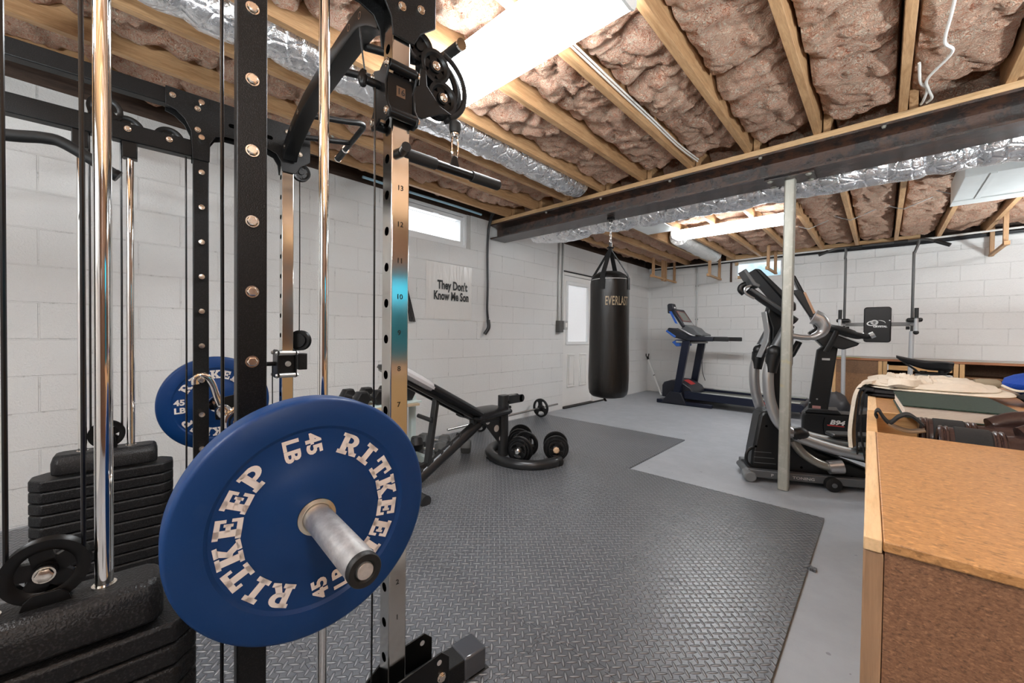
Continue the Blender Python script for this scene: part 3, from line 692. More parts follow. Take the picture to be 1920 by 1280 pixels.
m.f += [tuple(range(k)), tuple((nn-1)*k+j for j in range(k))]
pb = part('pull_up_crossmember', m, M_blk2, t, 'black arched top bar joining the two frames')
m = mk()
for i in (5,9,12,20,24,28): m.lathe((pp[i].x, .487-cw-.0005, pp[i].z), (0,-1,0), [(.0105,-.002),(.0105,.0006),(.008,.0006),(.008,-.002)], 16); 
part('eyelet', m, M_boltm, pb)
for sg in (1,-1):
    uc = 1.69; f = lambda d: uc+sg*d
    m = mk(); m.tube(smoothpath([(f(.20),.51,1.985),(f(.20),.66,2.015),(f(.20),.725,2.030),(f(.225),.752,2.032),(f(.30),.755,2.026),(f(.58),.755,1.997)],5),.0125,12)
    m.tube([(f(.40),.51,1.968),(f(.40),.755,2.017)],.0125,12)
    h = part('pull_up_handle', m, M_blk, t)
    part('grip', mk().cyl((f(.47),.755,2.0085),(f(.585),.755,1.9970),.0165,16), M_rub, h)
    m = mk(); m.cyl((f(.466),.755,2.009),(f(.476),.755,2.008),.0185,16); m.cyl((f(.582),.755,1.9972),(f(.590),.755,1.9964),.0185,16); part('grip_ring', m, M_chrome, h)

def trolley(u, z0, near):
    sh = [(-.052,-.078),(-.060,-.060),(-.040,-.030),(-.034,.020),(-.052,.050),(-.046,.072),(-.028,.074),(0,.060),(.03,.072),(.05,.070),(.052,.050),(.036,.02),(.036,-.03),(.056,-.055),(.05,-.078),(.03,-.078),(0,-.064),(-.03,-.080)]
    m = mk()
    for v, d in ((.441,-.006),(.512,.006)): m.prism([(u+a, z0+b) for a, b in sh], (0,v,0), ux, zx, (0,d,0))
    m.box((u-.0345,.442,z0-.045),(u-.0285,.512,z0+.045))
    m.box((u-.006,.388,z0+.002),(u+.006,.400,z0+.042)); m.cyl((u,.400,z0+.02),(u,.436,z0+.02),.010,14); m.ball((u,.392,z0+.02),.013,12,(.8,.9,1.7))
    for uu in (u-.045, u+.045):
        for zz in (z0+.058, z0-.060): m.cyl((uu,.440,zz),(uu,.514,zz),.0125,16)
    k = part('trolley', m, M_blk2, t, 'black sliding pulley carriage on the post', bev=.0015)
    m = mk()
    for uu in (u-.045, u+.040):
        for zz in (z0+.058, z0-.060): m.bolt((uu,.436,zz),(0,-1,0),.008,.007); m.bolt((uu,.518,zz),(0,1,0),.008,.007)
    part('bolt', m, M_boltm, k)
    m = mk(); m.box((u-.0352,.466,z0-.008),(u-.0345,.490,z0+.018)); part('number_window', m, simple('copper_tone', (.13,.075,.045), .4, .3) if near else M_boltm, k)  # plain copper tone for the number window
    if near:
        m = mk(); text(m, '16', (u-.0354,.478,z0-.002), vx, zx, .022, -.0006, .0004); part('number', m, M_ink, k, recalc=False, smooth=False)
    else:
        part('lock_nut', mk().lathe((u-.036,.482,z0+.004),(-1,0,0),[(0,.012),(.008,.012),(.008,.006),(.014,.006),(.014,0)],20), M_boltm, k)
    # swivelling pulley head
    for s in (1,):
        m = mk(); uu = u + s*.017; c1, c2 = (.588, z0+.128), (.613, z0+.050); r = .047
        P = []
        for a in range(150, -31, -15): P.append((c1[0]+r*math.cos(R(a)), c1[1]+r*math.sin(R(a))))
        for a in range(60, -136, -15): P.append((c2[0]+r*math.cos(R(a)), c2[1]+r*math.sin(R(a))))
        P += [(.545, z0-.012), (.520, z0+.005), (.520, z0+.045), (.550, z0+.060), (.548, z0+.085)]
        m.prism(P, (uu,0,0), vx, zx, (s*.004,0,0)); part('pulley_housing', m, M_blk2, k, bev=.0015)
    m = mk(); arc = [(u, .600+.092*math.cos(R(a)), z0+.090+.090*math.sin(R(a))) for a in range(80, -66, -8)]
    for s in (-1, 1): m.tube([(p[0]+s*.014, p[1], p[2]) for p in arc], .005, 8, flat=1.8)
    m.tube([(u, .600+.070*math.cos(R(a)), z0+.095+.068*math.sin(R(a))) for a in range(62, -50, -8)], .007, 8, flat=1.6)
    part('cable_guard', m, M_blk2, k)
    for v, z in ((.588,z0+.128),(.613,z0+.050)): part('pulley_wheel', spoked(mk(), (u-.008,v,z), .046, .030, .014), M_blk2, k)
    bolts([(u-.024,v,z) for v, z in ((.588,z0+.128),(.613,z0+.050))], (-1,0,0), .0095, .007, M_boltm, k, FM, 'wheel_bolt')
    part('head_arm', mk().prism([(.515,z0-.030),(.545,z0-.034),(.600,z0-.002),(.640,z0+.012),(.600,z0+.022),(.560,z0+.060),(.556,z0+.100),(.540,z0+.100),(.536,z0+.050),(.515,z0+.045)], (u-.026,0,0), vx, zx, (.006,0,0)), M_blk2, k, bev=.0015)
    part('pivot', mk().cyl((u,.525,z0-.03),(u,.525,z0+.06),.014,16), M_blk2, k)
    return k
trolley(NU, 1.663, True)
# the other carriage stands low on the far post with its single wheel above it
z0 = .893; u = FU
k = part('trolley', mk().box((u-.0345,.442,z0-.045),(u-.0285,.512,z0+.040)), M_blk, t, 'black sliding pulley carriage low on the far post', bev=.002)
m = mk()
for v, d in ((.441,-.006),(.512,.006)): m.prism([(u+a, z0+b) for a, b in [(-.052,-.062),(-.052,.062),(-.030,.068),(.03,.068),(.05,.060),(.05,-.060),(.03,-.068),(-.03,-.068)]], (0,v,0), ux, zx, (0,d,0))
m.box((u-.008,.372,z0-.018),(u+.008,.396,z0+.018)); m.cyl((u,.396,z0),(u,.436,z0),.010,14)
part('carriage_body', m, M_blk2, k, bev=.0015)
m = mk()
for uu in (u-.045, u+.045):
    for zz in (z0+.052, z0-.054): part('roller', mk().cyl((uu,.444,zz),(uu,.512,zz),.011,14), M_pipe, k); bolts([(uu,.435,zz)],(0,-1,0),.008,.008,M_pipe,k,FM); bolts([(uu,.518,zz)],(0,1,0),.008,.008,M_pipe,k,FM)
part('pop_pin', mk().lathe((u-.036,.482,z0+.0),(-1,0,0),[(0,.010),(.007,.010),(.007,.005),(.013,.005),(.013,0)],20), M_pipe, k)
part('swivel_block', mk().box((u-.030,.530,z0-.032),(u+.024,.570,z0+.048)), M_blk, k, bev=.003)
m = mk(); m.lathe((u,.545,z0+.112),(.75,.66,0),[(.028,-.012),(.050,-.012),(.043,0),(.050,.012),(.028,.012),(.028,-.012)],32); part('pulley_wheel', m, M_blk2, k)
for a in (-.022,.022):
    part('wheel_cheek', mk().lathe(Vector((u,.545,z0+.112))+Vector((.75,.66,0))*a,(.75,.66,0),[(0,0),(.034,0),(.034,.004),(0,.004)],24), M_blk2, k)
for uu, v, za, zb in ((NU,.424,.03,1.685),(FU,.424,.03,.895),(FU,.540,1.00,1.81),(NU,.535,1.79,1.85)):
    part('cable', mk().tube([(uu,v,za),(uu-.002,v+.001,(za+zb)/2),(uu,v,zb)],.0026,8), M_cab, t)
part('cable', mk().tube([(NU,.398,1.70),(NU-.01,.386,1.745),(NU-.02,.376,1.79)],.0022,8), M_cab, t)
part('cable', mk().tube([(FU,.385,.91),(FU-.01,.372,.95),(FU-.02,.358,1.00)],.0024,8), M_cab, t)
for u in (NU,FU):
    pu = part('pulley', spoked(mk(), (u,.545,1.832), .042, .022, .010), M_blk2, t)
part('rest_peg', mk().cyl((NU-.060,.482,1.522),(NU-.026,.490,1.522),.0125,14), M_blk2, t)

# attachment hanging from the pulley
bh = thing('cable_bar', 'short straight black bar with two grips hanging from the upper pulley', 'bar', FM @ Vector((.985,.655,1.505)), -AN)
part('bar', mk().cyl((.985,.51,1.522),(.985,.80,1.522),.0125,18), M_blk2, bh)
for a, b in ((.492,.592),(.715,.822)): part('grip', mk().cyl((.985,a,1.522),(.985,b,1.522),.0160,20), M_rub, bh, bev=.002)
m = mk().prism([(-.016,0),(.016,0),(.006,.034),(-.006,.034)], (.981,.655,1.530), vx, zx, (.008,0,0)); part('eye_plate', m, M_blk2, bh, bev=.002)
sh = thing('snap_hook', 'chrome carabiner joining the bar to the upper pulley cable', 'carabiner', FM @ Vector((.985,.655,1.555)), -AN)
m = mk(); L = [(.985,.655+.011*math.cos(R(a)), 1.585+.028*math.sin(R(a))+.010*(1 if math.sin(R(a))>0 else 0)) for a in range(0,361,20)]; m.tube(L,.0032,8); part('hook', m, M_chrome, sh)
part('stop_ball', mk().lathe((.985,.655,1.628),(0,0,1),[(0,0),(.014,.002),(.017,.012),(.017,.030),(.012,.036),(0,.038)],20), M_rub, sh)
part('swivel', mk().lathe((.985,.655,1.616),(0,0,1),[(0,0),(.009,.001),(.012,.008),(.012,.012),(0,.012)],18), M_chrome, sh)

# lat bar at the back of the machine
lb = thing('lat_bar', 'bent black lat bar hanging at the back of the cable machine', 'bar', FM @ Vector((1.8,-.5,1.53)), -AN)
part('bar', mk().tube(smoothpath([(1.8,-1.10,1.50),(1.8,-1.0,1.555),(1.8,-.90,1.60),(1.8,-.60,1.565),(1.8,-.40,1.580),(1.8,-.30,1.592),(1.8,-.235,1.606),(1.8,-.19,1.600),(1.8,-.085,1.538)],5),.0165,14), M_rub, lb)
part('end_cap', mk().cyl((1.8,-.090,1.541),(1.8,-.080,1.535),.0185,14), M_blk2, lb)
part('hanger_cable', mk().tube([(1.8,-.60,1.57),(1.8,-.60,1.97)],.004,8), M_cab, lb)

# barbell and plates
bb = thing('barbell', 'chrome barbell held on the machine pegs between the two blue plates', 'barbell', FM @ Vector((1.59,.228,.67)), -AN)
BV, BZ_ = .228, .700
part('shaft', mk().cyl((.85,BV,BZ_),(2.34,BV,BZ_),.0150,20), M_chrome, bb)
for ua, ub, s in ((.565,.845,-1),(2.335,2.615,1)):
    part('sleeve', mk().cyl((ua+(.004 if s<0 else 0),BV,BZ_),(ub-(.004 if s>0 else 0),BV,BZ_),.0248,40), M_sleeve, bb, 'worn chrome loading sleeve')
    e = ua if s < 0 else ub
    part('end_ring', mk().lathe((e-s*.004,BV,BZ_),(s,0,0),[(.0125,.001),(.0165,.005),(.0235,.005),(.0250,.003),(.0250,-.006),(.0125,-.006),(.0125,.001)],40), M_rub, bb)
    part('end_disc', mk().lathe((e-s*.004,BV,BZ_),(s,0,0),[(0,.006),(.0115,.006),(.0125,.004),(.0125,-.004)],32), M_sleeve, bb)
    c = ub if s < 0 else ua
    part('collar', mk().cyl((c-.010,BV,BZ_),(c+.018,BV,BZ_),.036,32), M_chrome, bb)
for u in (1.115, 2.105):
    part('hook_hub', mk().lathe((u-.022,BV,BZ_),(1,0,0),[(.015,0),(.027,0),(.030,.006),(.030,.038),(.027,.044),(.015,.044)],28), M_chrome, bb)
    P = smoothpath([(u+.010,BV-.005,BZ_+.01),(u+.010,.205,.760),(u+.012,.190,.815),(u+.012,.172,.850),(u+.012,.150,.858),(u+.012,.132,.842),(u+.012,.132,.822)],6)
    part('rack_hook', mk().tube(P,.013,10,flat=.62,up=(1,0,0)), M_chrome, bb)
for u in (NU, FU):
    m = mk(); m.lathe((u,.301,.625),(0,0,1),[(.0135,0),(.028,0),(.030,.004),(.030,.146),(.028,.150),(.0135,.150),(.0135,0)],28); part('bearing', m, M_blk2, bb)
    m = mk(); m.prism([(.205,.655),(.275,.640),(.290,.66),(.290,.745),(.275,.76),(.215,.748),(.200,.72)], (u-.006,0,0), vx, zx, (.012,0,0)); part('bearing_bracket', m, M_blk2, bb, bev=.002)

def blue_rubber():
    t = NT('blue_bumper_rubber'); p = t.coord(); n = t.noise(p, 6, 4, .65); f = t.noise(p, 320, 2); s = t.ramp(t.noise(t.map(p,(3,3,3)), 5, 5, .7), [(.56,(0,0,0)),(.66,(1,1,1))])
    c = t.mix(n, (.0004,.030,.130), (.0008,.040,.165)); c = t.mix(t.math('MULTIPLY', s, .07), c, (.05,.09,.18)); t.base(c); t.put(t.b.inputs['Roughness'], t.math('ADD', t.math('MULTIPLY', n, .2), .34)); t.b.inputs['Specular IOR Level'].default_value = .35; t.bump(f, .12, .001); return t.m
M_blue = blue_rubber(); M_letter = simple('cream_lettering', (.82,.76,.72), .55, var=.03)

def slab(ch):
    """slab-serif capital as polygons in a box 0..w by 0..1"""
    q = lambda x0,y0,x1,y1: [(x0,y0),(x1,y0),(x1,y1),(x0,y1)]
    S = []
    def ring(cx, cy, rx, ry, ix, iy, a0=-90, a1=90, n=10):
        for i in range(n):
            a, b = R(a0+(a1-a0)*i/n), R(a0+(a1-a0)*(i+1)/n)
            S.append([(cx+ix*math.cos(a),cy+iy*math.sin(a)),(cx+rx*math.cos(a),cy+ry*math.sin(a)),(cx+rx*math.cos(b),cy+ry*math.sin(b)),(cx+ix*math.cos(b),cy+iy*math.sin(b))])
    if ch == 'I': S += [q(.17,0,.45,1), q(0,0,.62,.19), q(0,.81,.62,1)]
    if ch == 'T': S += [q(.32,0,.60,1), q(.16,0,.76,.18), q(0,.78,.92,1), q(0,.58,.13,.8), q(.79,.58,.92,.8)]
    if ch == 'E': S += [q(.10,0,.38,1), q(0,0,.84,.2), q(0,.8,.82,1), q(.3,.41,.62,.59), q(.69,.6,.82,.82), q(.71,.18,.84,.40), q(.52,.33,.63,.67)]
    if ch in 'PR':
        S += [q(.10,0,.38,1), q(0,0,.50,.18), q(0,.84,.50,1), q(.3,.38,.50,.56)]; ring(.50,.69,.40,.31,.13,.13)
    if ch == 'R': S += [[(.44,.42),(.70,.46),(.90,.16),(.66,.02)], q(.66,0,1.0,.18)]
    if ch == 'K': S += [q(.10,0,.38,1), q(0,0,.48,.17), q(0,.83,.48,1), [(.34,.40),(.50,.34),(.90,.88),(.62,.92)], [(.40,.50),(.58,.62),(.92,.12),(.66,.06)], q(.56,.83,.98,1), q(.56,0,1.0,.17)]
    return S, {'I':.62,'T':.92,'E':.84,'P':.9,'R':1.0,'K':1.0}[ch]
def weight_plate(uf, rot, label, hub_off=0):
    o = FM @ Vector((uf, BV, BZ_-.222)); w = thing('weight_plate', label, 'weight plate', o, -AN, 'blue bumper plates')
    c = (uf, BV, BZ_)
    part('disc', mk().lathe(c, (-1,0,0), [(.0262,-.002),(.034,-.002),(.034,.0035),(.096,.0035),(.101,0),(.164,0),(.170,.005),(.215,.005),(.2205,.001),(.222,-.004),(.222,-.046),(.219,-.052),(.170,-.056),(.164,-.050),(.101,-.050),(.096,-.054),(.0262,-.052),(.0262,-.002)], 128), M_blue, w)
    part('hub_ring', mk().lathe(c, (-1,0,0), [(.0255,-.053),(.0255,.006),(.0275,.007),(.0335,.005),(.0335,-.001),(.0265,-.001),(.0265,-.053)], 48), simple('brass_hub', (.62,.56,.46), .3, .9), w)
    def place(polys, ang, r, h, wid, up='out'):
        a = R(ang); rad = Vector((0, math.sin(a), math.cos(a))); tan = Vector((0, math.cos(a), -math.sin(a)))
        if up == 'out': ax, ay = tan, rad
        else: ax, ay = -rad, tan                       # lettering whose top faces clockwise
        o2 = Vector(c) + Vector((-.0006,0,0)) + rad*r
        for P in polys: m.prism([((x-wid/2)*h, (y-.5)*h) for x, y in P], o2, ax, ay, (-.0014,0,0))
    for half in (0, 180):
        m = mk()
        for i, ch in enumerate('RITKEEP'):
            P, wd = slab(ch); place(P, rot+half+36+18*i, .138, .0395, wd)
        part('lettering', m, M_letter, w, smooth=False)
        m = mk()
        for body, da in (('45', 8.5), ('LB', -8.5)):
            a = R(rot+half+0+da); rad = Vector((0, math.sin(a), math.cos(a))); a0 = R(rot+half)
            r0 = Vector((0, math.sin(a0), math.cos(a0))); t0 = Vector((0, math.cos(a0), -math.sin(a0)))
            text(m, body, Vector(c)+r0*.137+t0*(.0185 if body == '45' else -.0185)-t0*.0125, -r0*1, t0, .036, 0, .0014, 1.12)
        for i, v in enumerate(m.v): m.v[i] = v + Vector((-.0016,0,0))
        part('weight_marking', m, M_letter, w, smooth=False, recalc=False)
    return w
weight_plate(.795, -10, 'big blue bumper plate on the near end of the barbell')
weight_plate(2.380, 268, 'blue bumper plate on the far end of the barbell, by the block wall')
# ------------------------------------------------------------------ rubber tiles
def tile_mat():
    t = NT('tread_rubber'); p = t.coord(); x, y, z = t.sepx(p); c = .0265
    rx = t.math('MULTIPLY', t.math('ADD', x, y), .7071/c); ry = t.math('MULTIPLY', t.math('SUBTRACT', y, x), .7071/c)
    def lug(off, hor):
        a = t.math('ADD', rx, off); b = ry
        s = t.math('ROUND', t.math('MULTIPLY', t.math('ADD', a, b), .5)); q = t.math('ROUND', t.math('MULTIPLY', t.math('SUBTRACT', a, b), .5))
        da = t.math('SUBTRACT', a, t.math('ADD', s, q)); db = t.math('SUBTRACT', b, t.math('SUBTRACT', s, q))
        if not hor: da, db = db, da
        e = t.math('ADD', t.math('POWER', t.math('ABSOLUTE', t.math('DIVIDE', da, .72)), 2), t.math('POWER', t.math('ABSOLUTE', t.math('DIVIDE', db, .20)), 2))
        return t.math('MAXIMUM', t.math('SUBTRACT', 1.0, e), 0)
    h = t.math('MAXIMUM', lug(0, True), lug(1.0, False)); hs = t.math('POWER', h, .5)
    n = t.noise(p, 2.2, 4); f = t.noise(p, 160, 2)
    ring = t.math('MULTIPLY', t.ramp(h, [(0,(0,0,0)),(.05,(1,1,1)),(.35,(0,0,0))]), 1.0)  # dark ring: shade at each lug's edge painted into the colour
    col = t.mix(n, (.065,.070,.080), (.105,.112,.127)); col = t.mix(t.math('MULTIPLY', t.ramp(h,[(.15,(0,0,0)),(.6,(1,1,1))]), .62), col, (.28,.285,.295)); col = t.mix(t.math('MULTIPLY', ring, .75), col, (.018,.019,.022))
    dust = t.ramp(t.noise(p, 5, 5, .75), [(.5,(0,0,0)),(.75,(1,1,1))]); col = t.mix(t.math('MULTIPLY', dust, .16), col, (.20,.20,.20))
    t.base(col); t.set(Roughness=.33); t.b.inputs['Specular IOR Level'].default_value = 1.0
    t.bump(t.math('ADD', hs, t.math('MULTIPLY', f, .06)), 1.0, .010); return t.m
M_tile = tile_mat()
TP = .606; TX0 = -.225; TYS = [4.118 - TP*k for k in range(9)]
def seam(a, b, seed):
    """jigsaw edge from a to b"""
    a, b = Vector(a), Vector(b); d = b-a; n = Vector((-d.y, d.x)).normalized(); P = []; K = 10
    for k in range(K):
        s = 1 if k % 2 else -1
        for f, h in ((0,0),(.28,0),(.20,1),(.80,1),(.72,0)):
            P.append(a + d*((k+f)/K) + n*(s*h*.016))
    return P
def edge(i, j, horiz):
    """shared edge path in a fixed direction so that both neighbours use the same points"""
    if horiz: a, b = (TX0-TP*(i+1), TYS[j]), (TX0-TP*i, TYS[j])
    else: a, b = (TX0-TP*i, TYS[j+1]), (TX0-TP*i, TYS[j])
    return a, b
present = {(i, j) for i in range(5) for j in range(8)} - {(0,0),(0,1),(1,0),(1,1)}
TH = .011
for (i, j) in sorted(present):
    P = []
    # counter-clockwise: bottom, right, top, left
    for nb, (e, rev) in (((i, j+1), (edge(i, j+1, True), False)), ((i-1, j), (edge(i, j, False), False)), ((i, j-1), (edge(i, j, True), True)), ((i+1, j), (edge(i+1, j, False), True))):
        a, b = e
        if nb in present:
            q = seam(a, b, i*10+j); q = q + [Vector(b)]
            if rev: q.reverse()
            P += q[:-1]
        else:
            q = [Vector(a), Vector(b)]
            if rev: q.reverse()
            P += q[:-1]
            if (i, j) == (0, 3) and nb == (-1, 3):
                P += [Vector((TX0, 2.212)), Vector((TX0-.018, 2.214)), Vector((TX0-.004, 2.225)), Vector((TX0+.028, 2.219)), Vector((TX0+.030, 2.246)), Vector((TX0+.008, 2.254)), Vector((TX0, 2.262))]
    cx = sum(p.x for p in P)/len(P); cy = sum(p.y for p in P)/len(P)
    P = [Vector((cx+(p.x-cx)*.9975, cy+(p.y-cy)*.9975)) for p in P]
    nm = f'black tread rubber tile, {ORD[i]} from the bare grey floor, {ORD[j]} row from the door'
    solo('floor_tile', MB().prism([(p.x, p.y) for p in P], (0,0,.0005), (1,0,0), (0,1,0), (0,0,TH)), M_tile, nm, 'floor tile', 'interlocking rubber floor tiles', smooth=False)

# ------------------------------------------------------------------ wall sign
sg = thing('wall_sign', 'clear plastic wall sign reading They Don\'t Know Me Son', 'sign', (XL+.002, 2.605, 1.20))
tsn = NT('glossy_film'); tsn.base((.72,.705,.68)); tsn.set(Roughness=.25); tsn.b.inputs['Specular IOR Level'].default_value = .3; _n = tsn.noise(tsn.map(tsn.coord(), (4,7,1.2)), 2.5, 2); tsn.bump(_n, .35, .02); M_film = tsn.m
m = MB()
m.grid(24, 22, lambda a, b: (XL+.003+.004*abs(noise.noise(Vector((a*7, b*1.6, 2))))*(b**2)+.002, 2.303+.597*a, 1.200+.569*b))
part('film', m, M_film, sg, recalc=False)
m = MB(); bx = XL+.0105
text(m, "They Don't", (bx, 2.634, 1.508), (0,1,0), (0,0,1), .122, .0004, .0042, .70)
text(m, "Know Me Son", (bx, 2.622, 1.398), (0,1,0), (0,0,1), .122, .0004, .0042, .66)
part('lettering', m, M_ink, sg, recalc=False, smooth=False)
# the two small wall plugs
for y, z in ((3.43,.862),(4.10,.862)):
    pass

# ------------------------------------------------------------------ incline bench
M_gun = simple('dark_grey_steel', (.045,.046,.048), .30, .6)
M_vin = simple('black_vinyl', (.004,.004,.005), .28, 0, 260, .15)
bn = thing('incline_bench', 'dark incline weight bench with black padding and a curved front foot', 'bench', (-2.25, 2.0, 0))
bxx = -2.25
m = MB()
P = smoothpath([(-2.555,2.66,.042),(-2.545,2.52,.042),(-2.47,2.39,.042),(-2.34,2.30,.042),(-2.18,2.262,.042),(-2.03,2.29,.042),(-1.93,2.38,.042),(-1.885,2.50,.042),(-1.880,2.555,.042)],6)
ft = part('front_foot', m.tube(P,.041,18), M_gun, bn)
part('end_cap', MB().cyl((-1.880,2.545,.042),(-1.876,2.590,.042),.044,18), M_rub, ft); part('end_cap', MB().cyl((-2.555,2.65,.042),(-2.557,2.69,.042),.044,18), M_rub, ft)
part('post', MB().prism(rrect(.066,.082,.028,4), (bxx+.02,2.305,.070), (1,0,0), (0,1,0), (0,0,.37)), M_gun, bn)
pc = part('post_head', MB().prism(rrect(.074,.090,.030,4), (bxx+.02,2.305,.435), (1,0,0), (0,1,0), (0,0,.125)), M_gun, bn, bev=.004)
m = MB(); m.box((bxx-.012,2.34,.485),(bxx-.006,2.50,.550)); m.box((bxx+.045,2.34,.485),(bxx+.051,2.50,.550)); m.cyl((bxx-.012,2.495,.5175),(bxx-.006,2.495,.5175),.0325,18); m.cyl((bxx+.045,2.495,.5175),(bxx+.051,2.495,.5175),.0325,18); m.box((bxx-.012,2.33,.546),(bxx+.051,2.44,.552))
part('leg_holder_bracket', m, M_gun, bn, bev=.002)
part('bolt', MB().cyl((bxx+.05,2.33,.505),(bxx+.062,2.33,.505),.011,14), M_rub, pc); part('pin', MB().cyl((bxx+.02,2.35,.455),(bxx+.02,2.385,.452),.012,14), M_rub, pc)
gus = MB(); gus.prism([(2.30,.40),(2.055,.40),(2.27,.16),(2.30,.14)], (bxx+.017,0,0), (0,1,0), (0,0,1), (.006,0,0)); gz = part('gusset_plate', gus, M_gun, bn)
m = MB(); M_wallhole = simple('pale_hole', (.62,.60,.58), .7)
for y, z, r in ((2.13,.372,.024),(2.225,.302,.027),(2.278,.215,.022)): m.lathe((bxx+.0235,y,z),(1,0,0),[(0,.0006),(r,.0006),(r,-.0005)],20)
part('plate_hole', m, M_wallhole, gz, smooth=False)
part('seat_rail', MB().bar((bxx,2.32,.385),(bxx,1.98,.385),.05,.045), M_gun, bn, bev=.004)
def pad(mb, o, ax, ay, nrm, L, W, T, taper=1.0, n=5):
    """upholstered cushion: a rounded slab, crowned on top"""
    o, ax, ay, nrm = [Vector(k) for k in (o, ax, ay, nrm)]
    N = 22; M = 14; top = {}
    for s in (1, -1):
        b = len(mb.v)
        for i in range(N+1):
            for j in range(M+1):
                a, c = i/N*2-1, j/M*2-1
                r = (abs(a)**7+abs(c)**6)**.5; k = max(0, 1-min(1,(max(abs(a),abs(c)))**9))
                wv = W*(1+(taper-1)*(i/N))
                sx = a*(1-.035*c**6); sy = c*(1-.06*a**8)
                h = T/2*(.30+.70*max(0,1-max(abs(a)**10,abs(c)**8))**.5)
                if s > 0: h += .010*(1-a*a)*(1-c*c)
                mb.v.append(o+ax*(sx*L/2)+ay*(sy*wv/2)+nrm*(h*s if s > 0 else -h*.75))
        for i in range(N):
            for j in range(M): mb.f.append((b+i*(M+1)+j, b+(i+1)*(M+1)+j, b+(i+1)*(M+1)+j+1, b+i*(M+1)+j+1))
        top[s] = b
    bt, bb_ = top[1], top[-1]
    def idx(b, i, j): return b+i*(M+1)+j
    per = [(i,0) for i in range(N)]+[(N,j) for j in range(M)]+[(i,M) for i in range(N,0,-1)]+[(0,j) for j in range(M,0,-1)]
    for k in range(len(per)):
        a, c = per[k], per[(k+1)%len(per)]
        mb.f.append((idx(bt,*a), idx(bt,*c), idx(bb_,*c), idx(bb_,*a)))
    return mb
part('seat', pad(MB(), (bxx,2.13,.435), (0,1,.02), (1,0,0), (0,-.02,1), .38, .30, .062, .78), M_vin, bn, 'black vinyl seat pad')
d = Vector((0,1.27-2.02,.845-.44)); L = d.length; d.normalize(); nr = Vector((0,-d.z,d.y)); nr = nr if nr.z > 0 else -nr
bo = Vector((bxx,2.02,.44)) + d*(L/2) - nr*.006
br = part('backrest', pad(MB(), bo, d, (1,0,0), nr, L, .27, .066, .95), M_vin, bn, 'black vinyl backrest pad')
s = bo + d*(L*.30) + nr*.002
part('tape_patch', pad(MB(), s, d, (1,0,0), nr, L*.36, .277, .070, 1.0), simple('grey_tape', (.42,.41,.41), .30, 0, 40, .3), br, 'grey tape wrap over the upper half of the pad')
m = MB(); a = Vector((bxx,2.03,.392)); 
for xx in (-.055,.055): m.bar(a+Vector((xx,0,0)), a+d*L*.97+Vector((xx,0,0)), .025, .025)
part('back_frame', m, M_gun, bn, bev=.002)
sp0, sp1 = Vector((bxx,2.06,.375)), Vector((bxx,1.43,.035))
sp = part('spine_tube', MB().tube([sp0, sp1], .036, 18, flat=1.2), M_gun, bn)
m = MB()
for f in (.30,.43,.56,.69,.82): 
    c = sp0.lerp(sp1, f) + Vector((0,-.012,.036)); m.cbox(c, (.05,.012,.030), Matrix.Rotation(R(-28),3,'X'))
part('ladder_catch', m, M_gun, sp, bev=.002)
part('ladder_rail', MB().bar(sp0.lerp(sp1,.22)+Vector((0,-.014,.026)), sp0.lerp(sp1,.92)+Vector((0,-.014,.026)), .035, .012), M_gun, sp)
st = part('support_strut', MB().bar((bxx,1.66,.625),(bxx,1.585,.145),.030,.050,(1,0,0)), M_gun, bn, bev=.004)
m = MB(); m.prism([(1.50,.165),(1.58,.175),(1.64,.10),(1.66,.09),(1.60,.125),(1.55,.135)], (bxx-.02,0,0),(0,1,0),(0,0,1),(.04,0,0)); part('strut_hook', m, M_rub, st)
part('strut_pin', MB().cyl((bxx-.13,1.60,.47),(bxx+.02,1.61,.455),.015,12), M_gun, st)
part('rear_foot', MB().tube([(bxx-.26,1.40,.036),(bxx+.26,1.40,.036)],.035,16), M_gun, bn)

# ------------------------------------------------------------------ hex dumbbells and their rack
M_hex = simple('rubber_hex', (.009,.009,.0095), .42, 0, 150, .15)
M_hexold = simple('worn_hex', (.085,.085,.082), .55, 0, 60, .2, .3)
M_mint = simple('pale_mint_paint', (.60,.70,.68), .4)
rk = thing('dumbbell_rack', 'pale mint two-shelf dumbbell rack standing by the block wall', 'rack', (-2.92, 1.55, 0))
for yy in (1.20, 1.865):
    part('upright', MB().box((-2.885,yy-.022,.05),(-2.84,yy+.022,.530)), M_mint, rk, bev=.003)
    part('foot', MB().box((-3.20,yy-.025,.012),(-2.62,yy+.025,.06)) if yy < 1.5 else MB().prism([(-.025,.012),(.025,.012),(.025,.062),(-.025,.062),(-.025,.012),(-.018,.020),(-.018,.055),(.018,.055),(.018,.020),(-.018,.020)], (-3.20,yy,0),(0,1,0),(0,0,1),(.56,0,0)), M_mint, rk, smooth=False)
for zz in (.10, .486):
    for xx in (-2.80, -3.04): part('shelf_rail', MB().box((xx-.05,1.18,zz),(xx+.045,1.885,zz+.012)), M_mint, rk, bev=.002)
part('shelf_board', MB().box((-3.16,1.20,.468),(-2.72,1.84,.485)), simple('raw_board', (.55,.42,.28), .6, var=.1), rk)
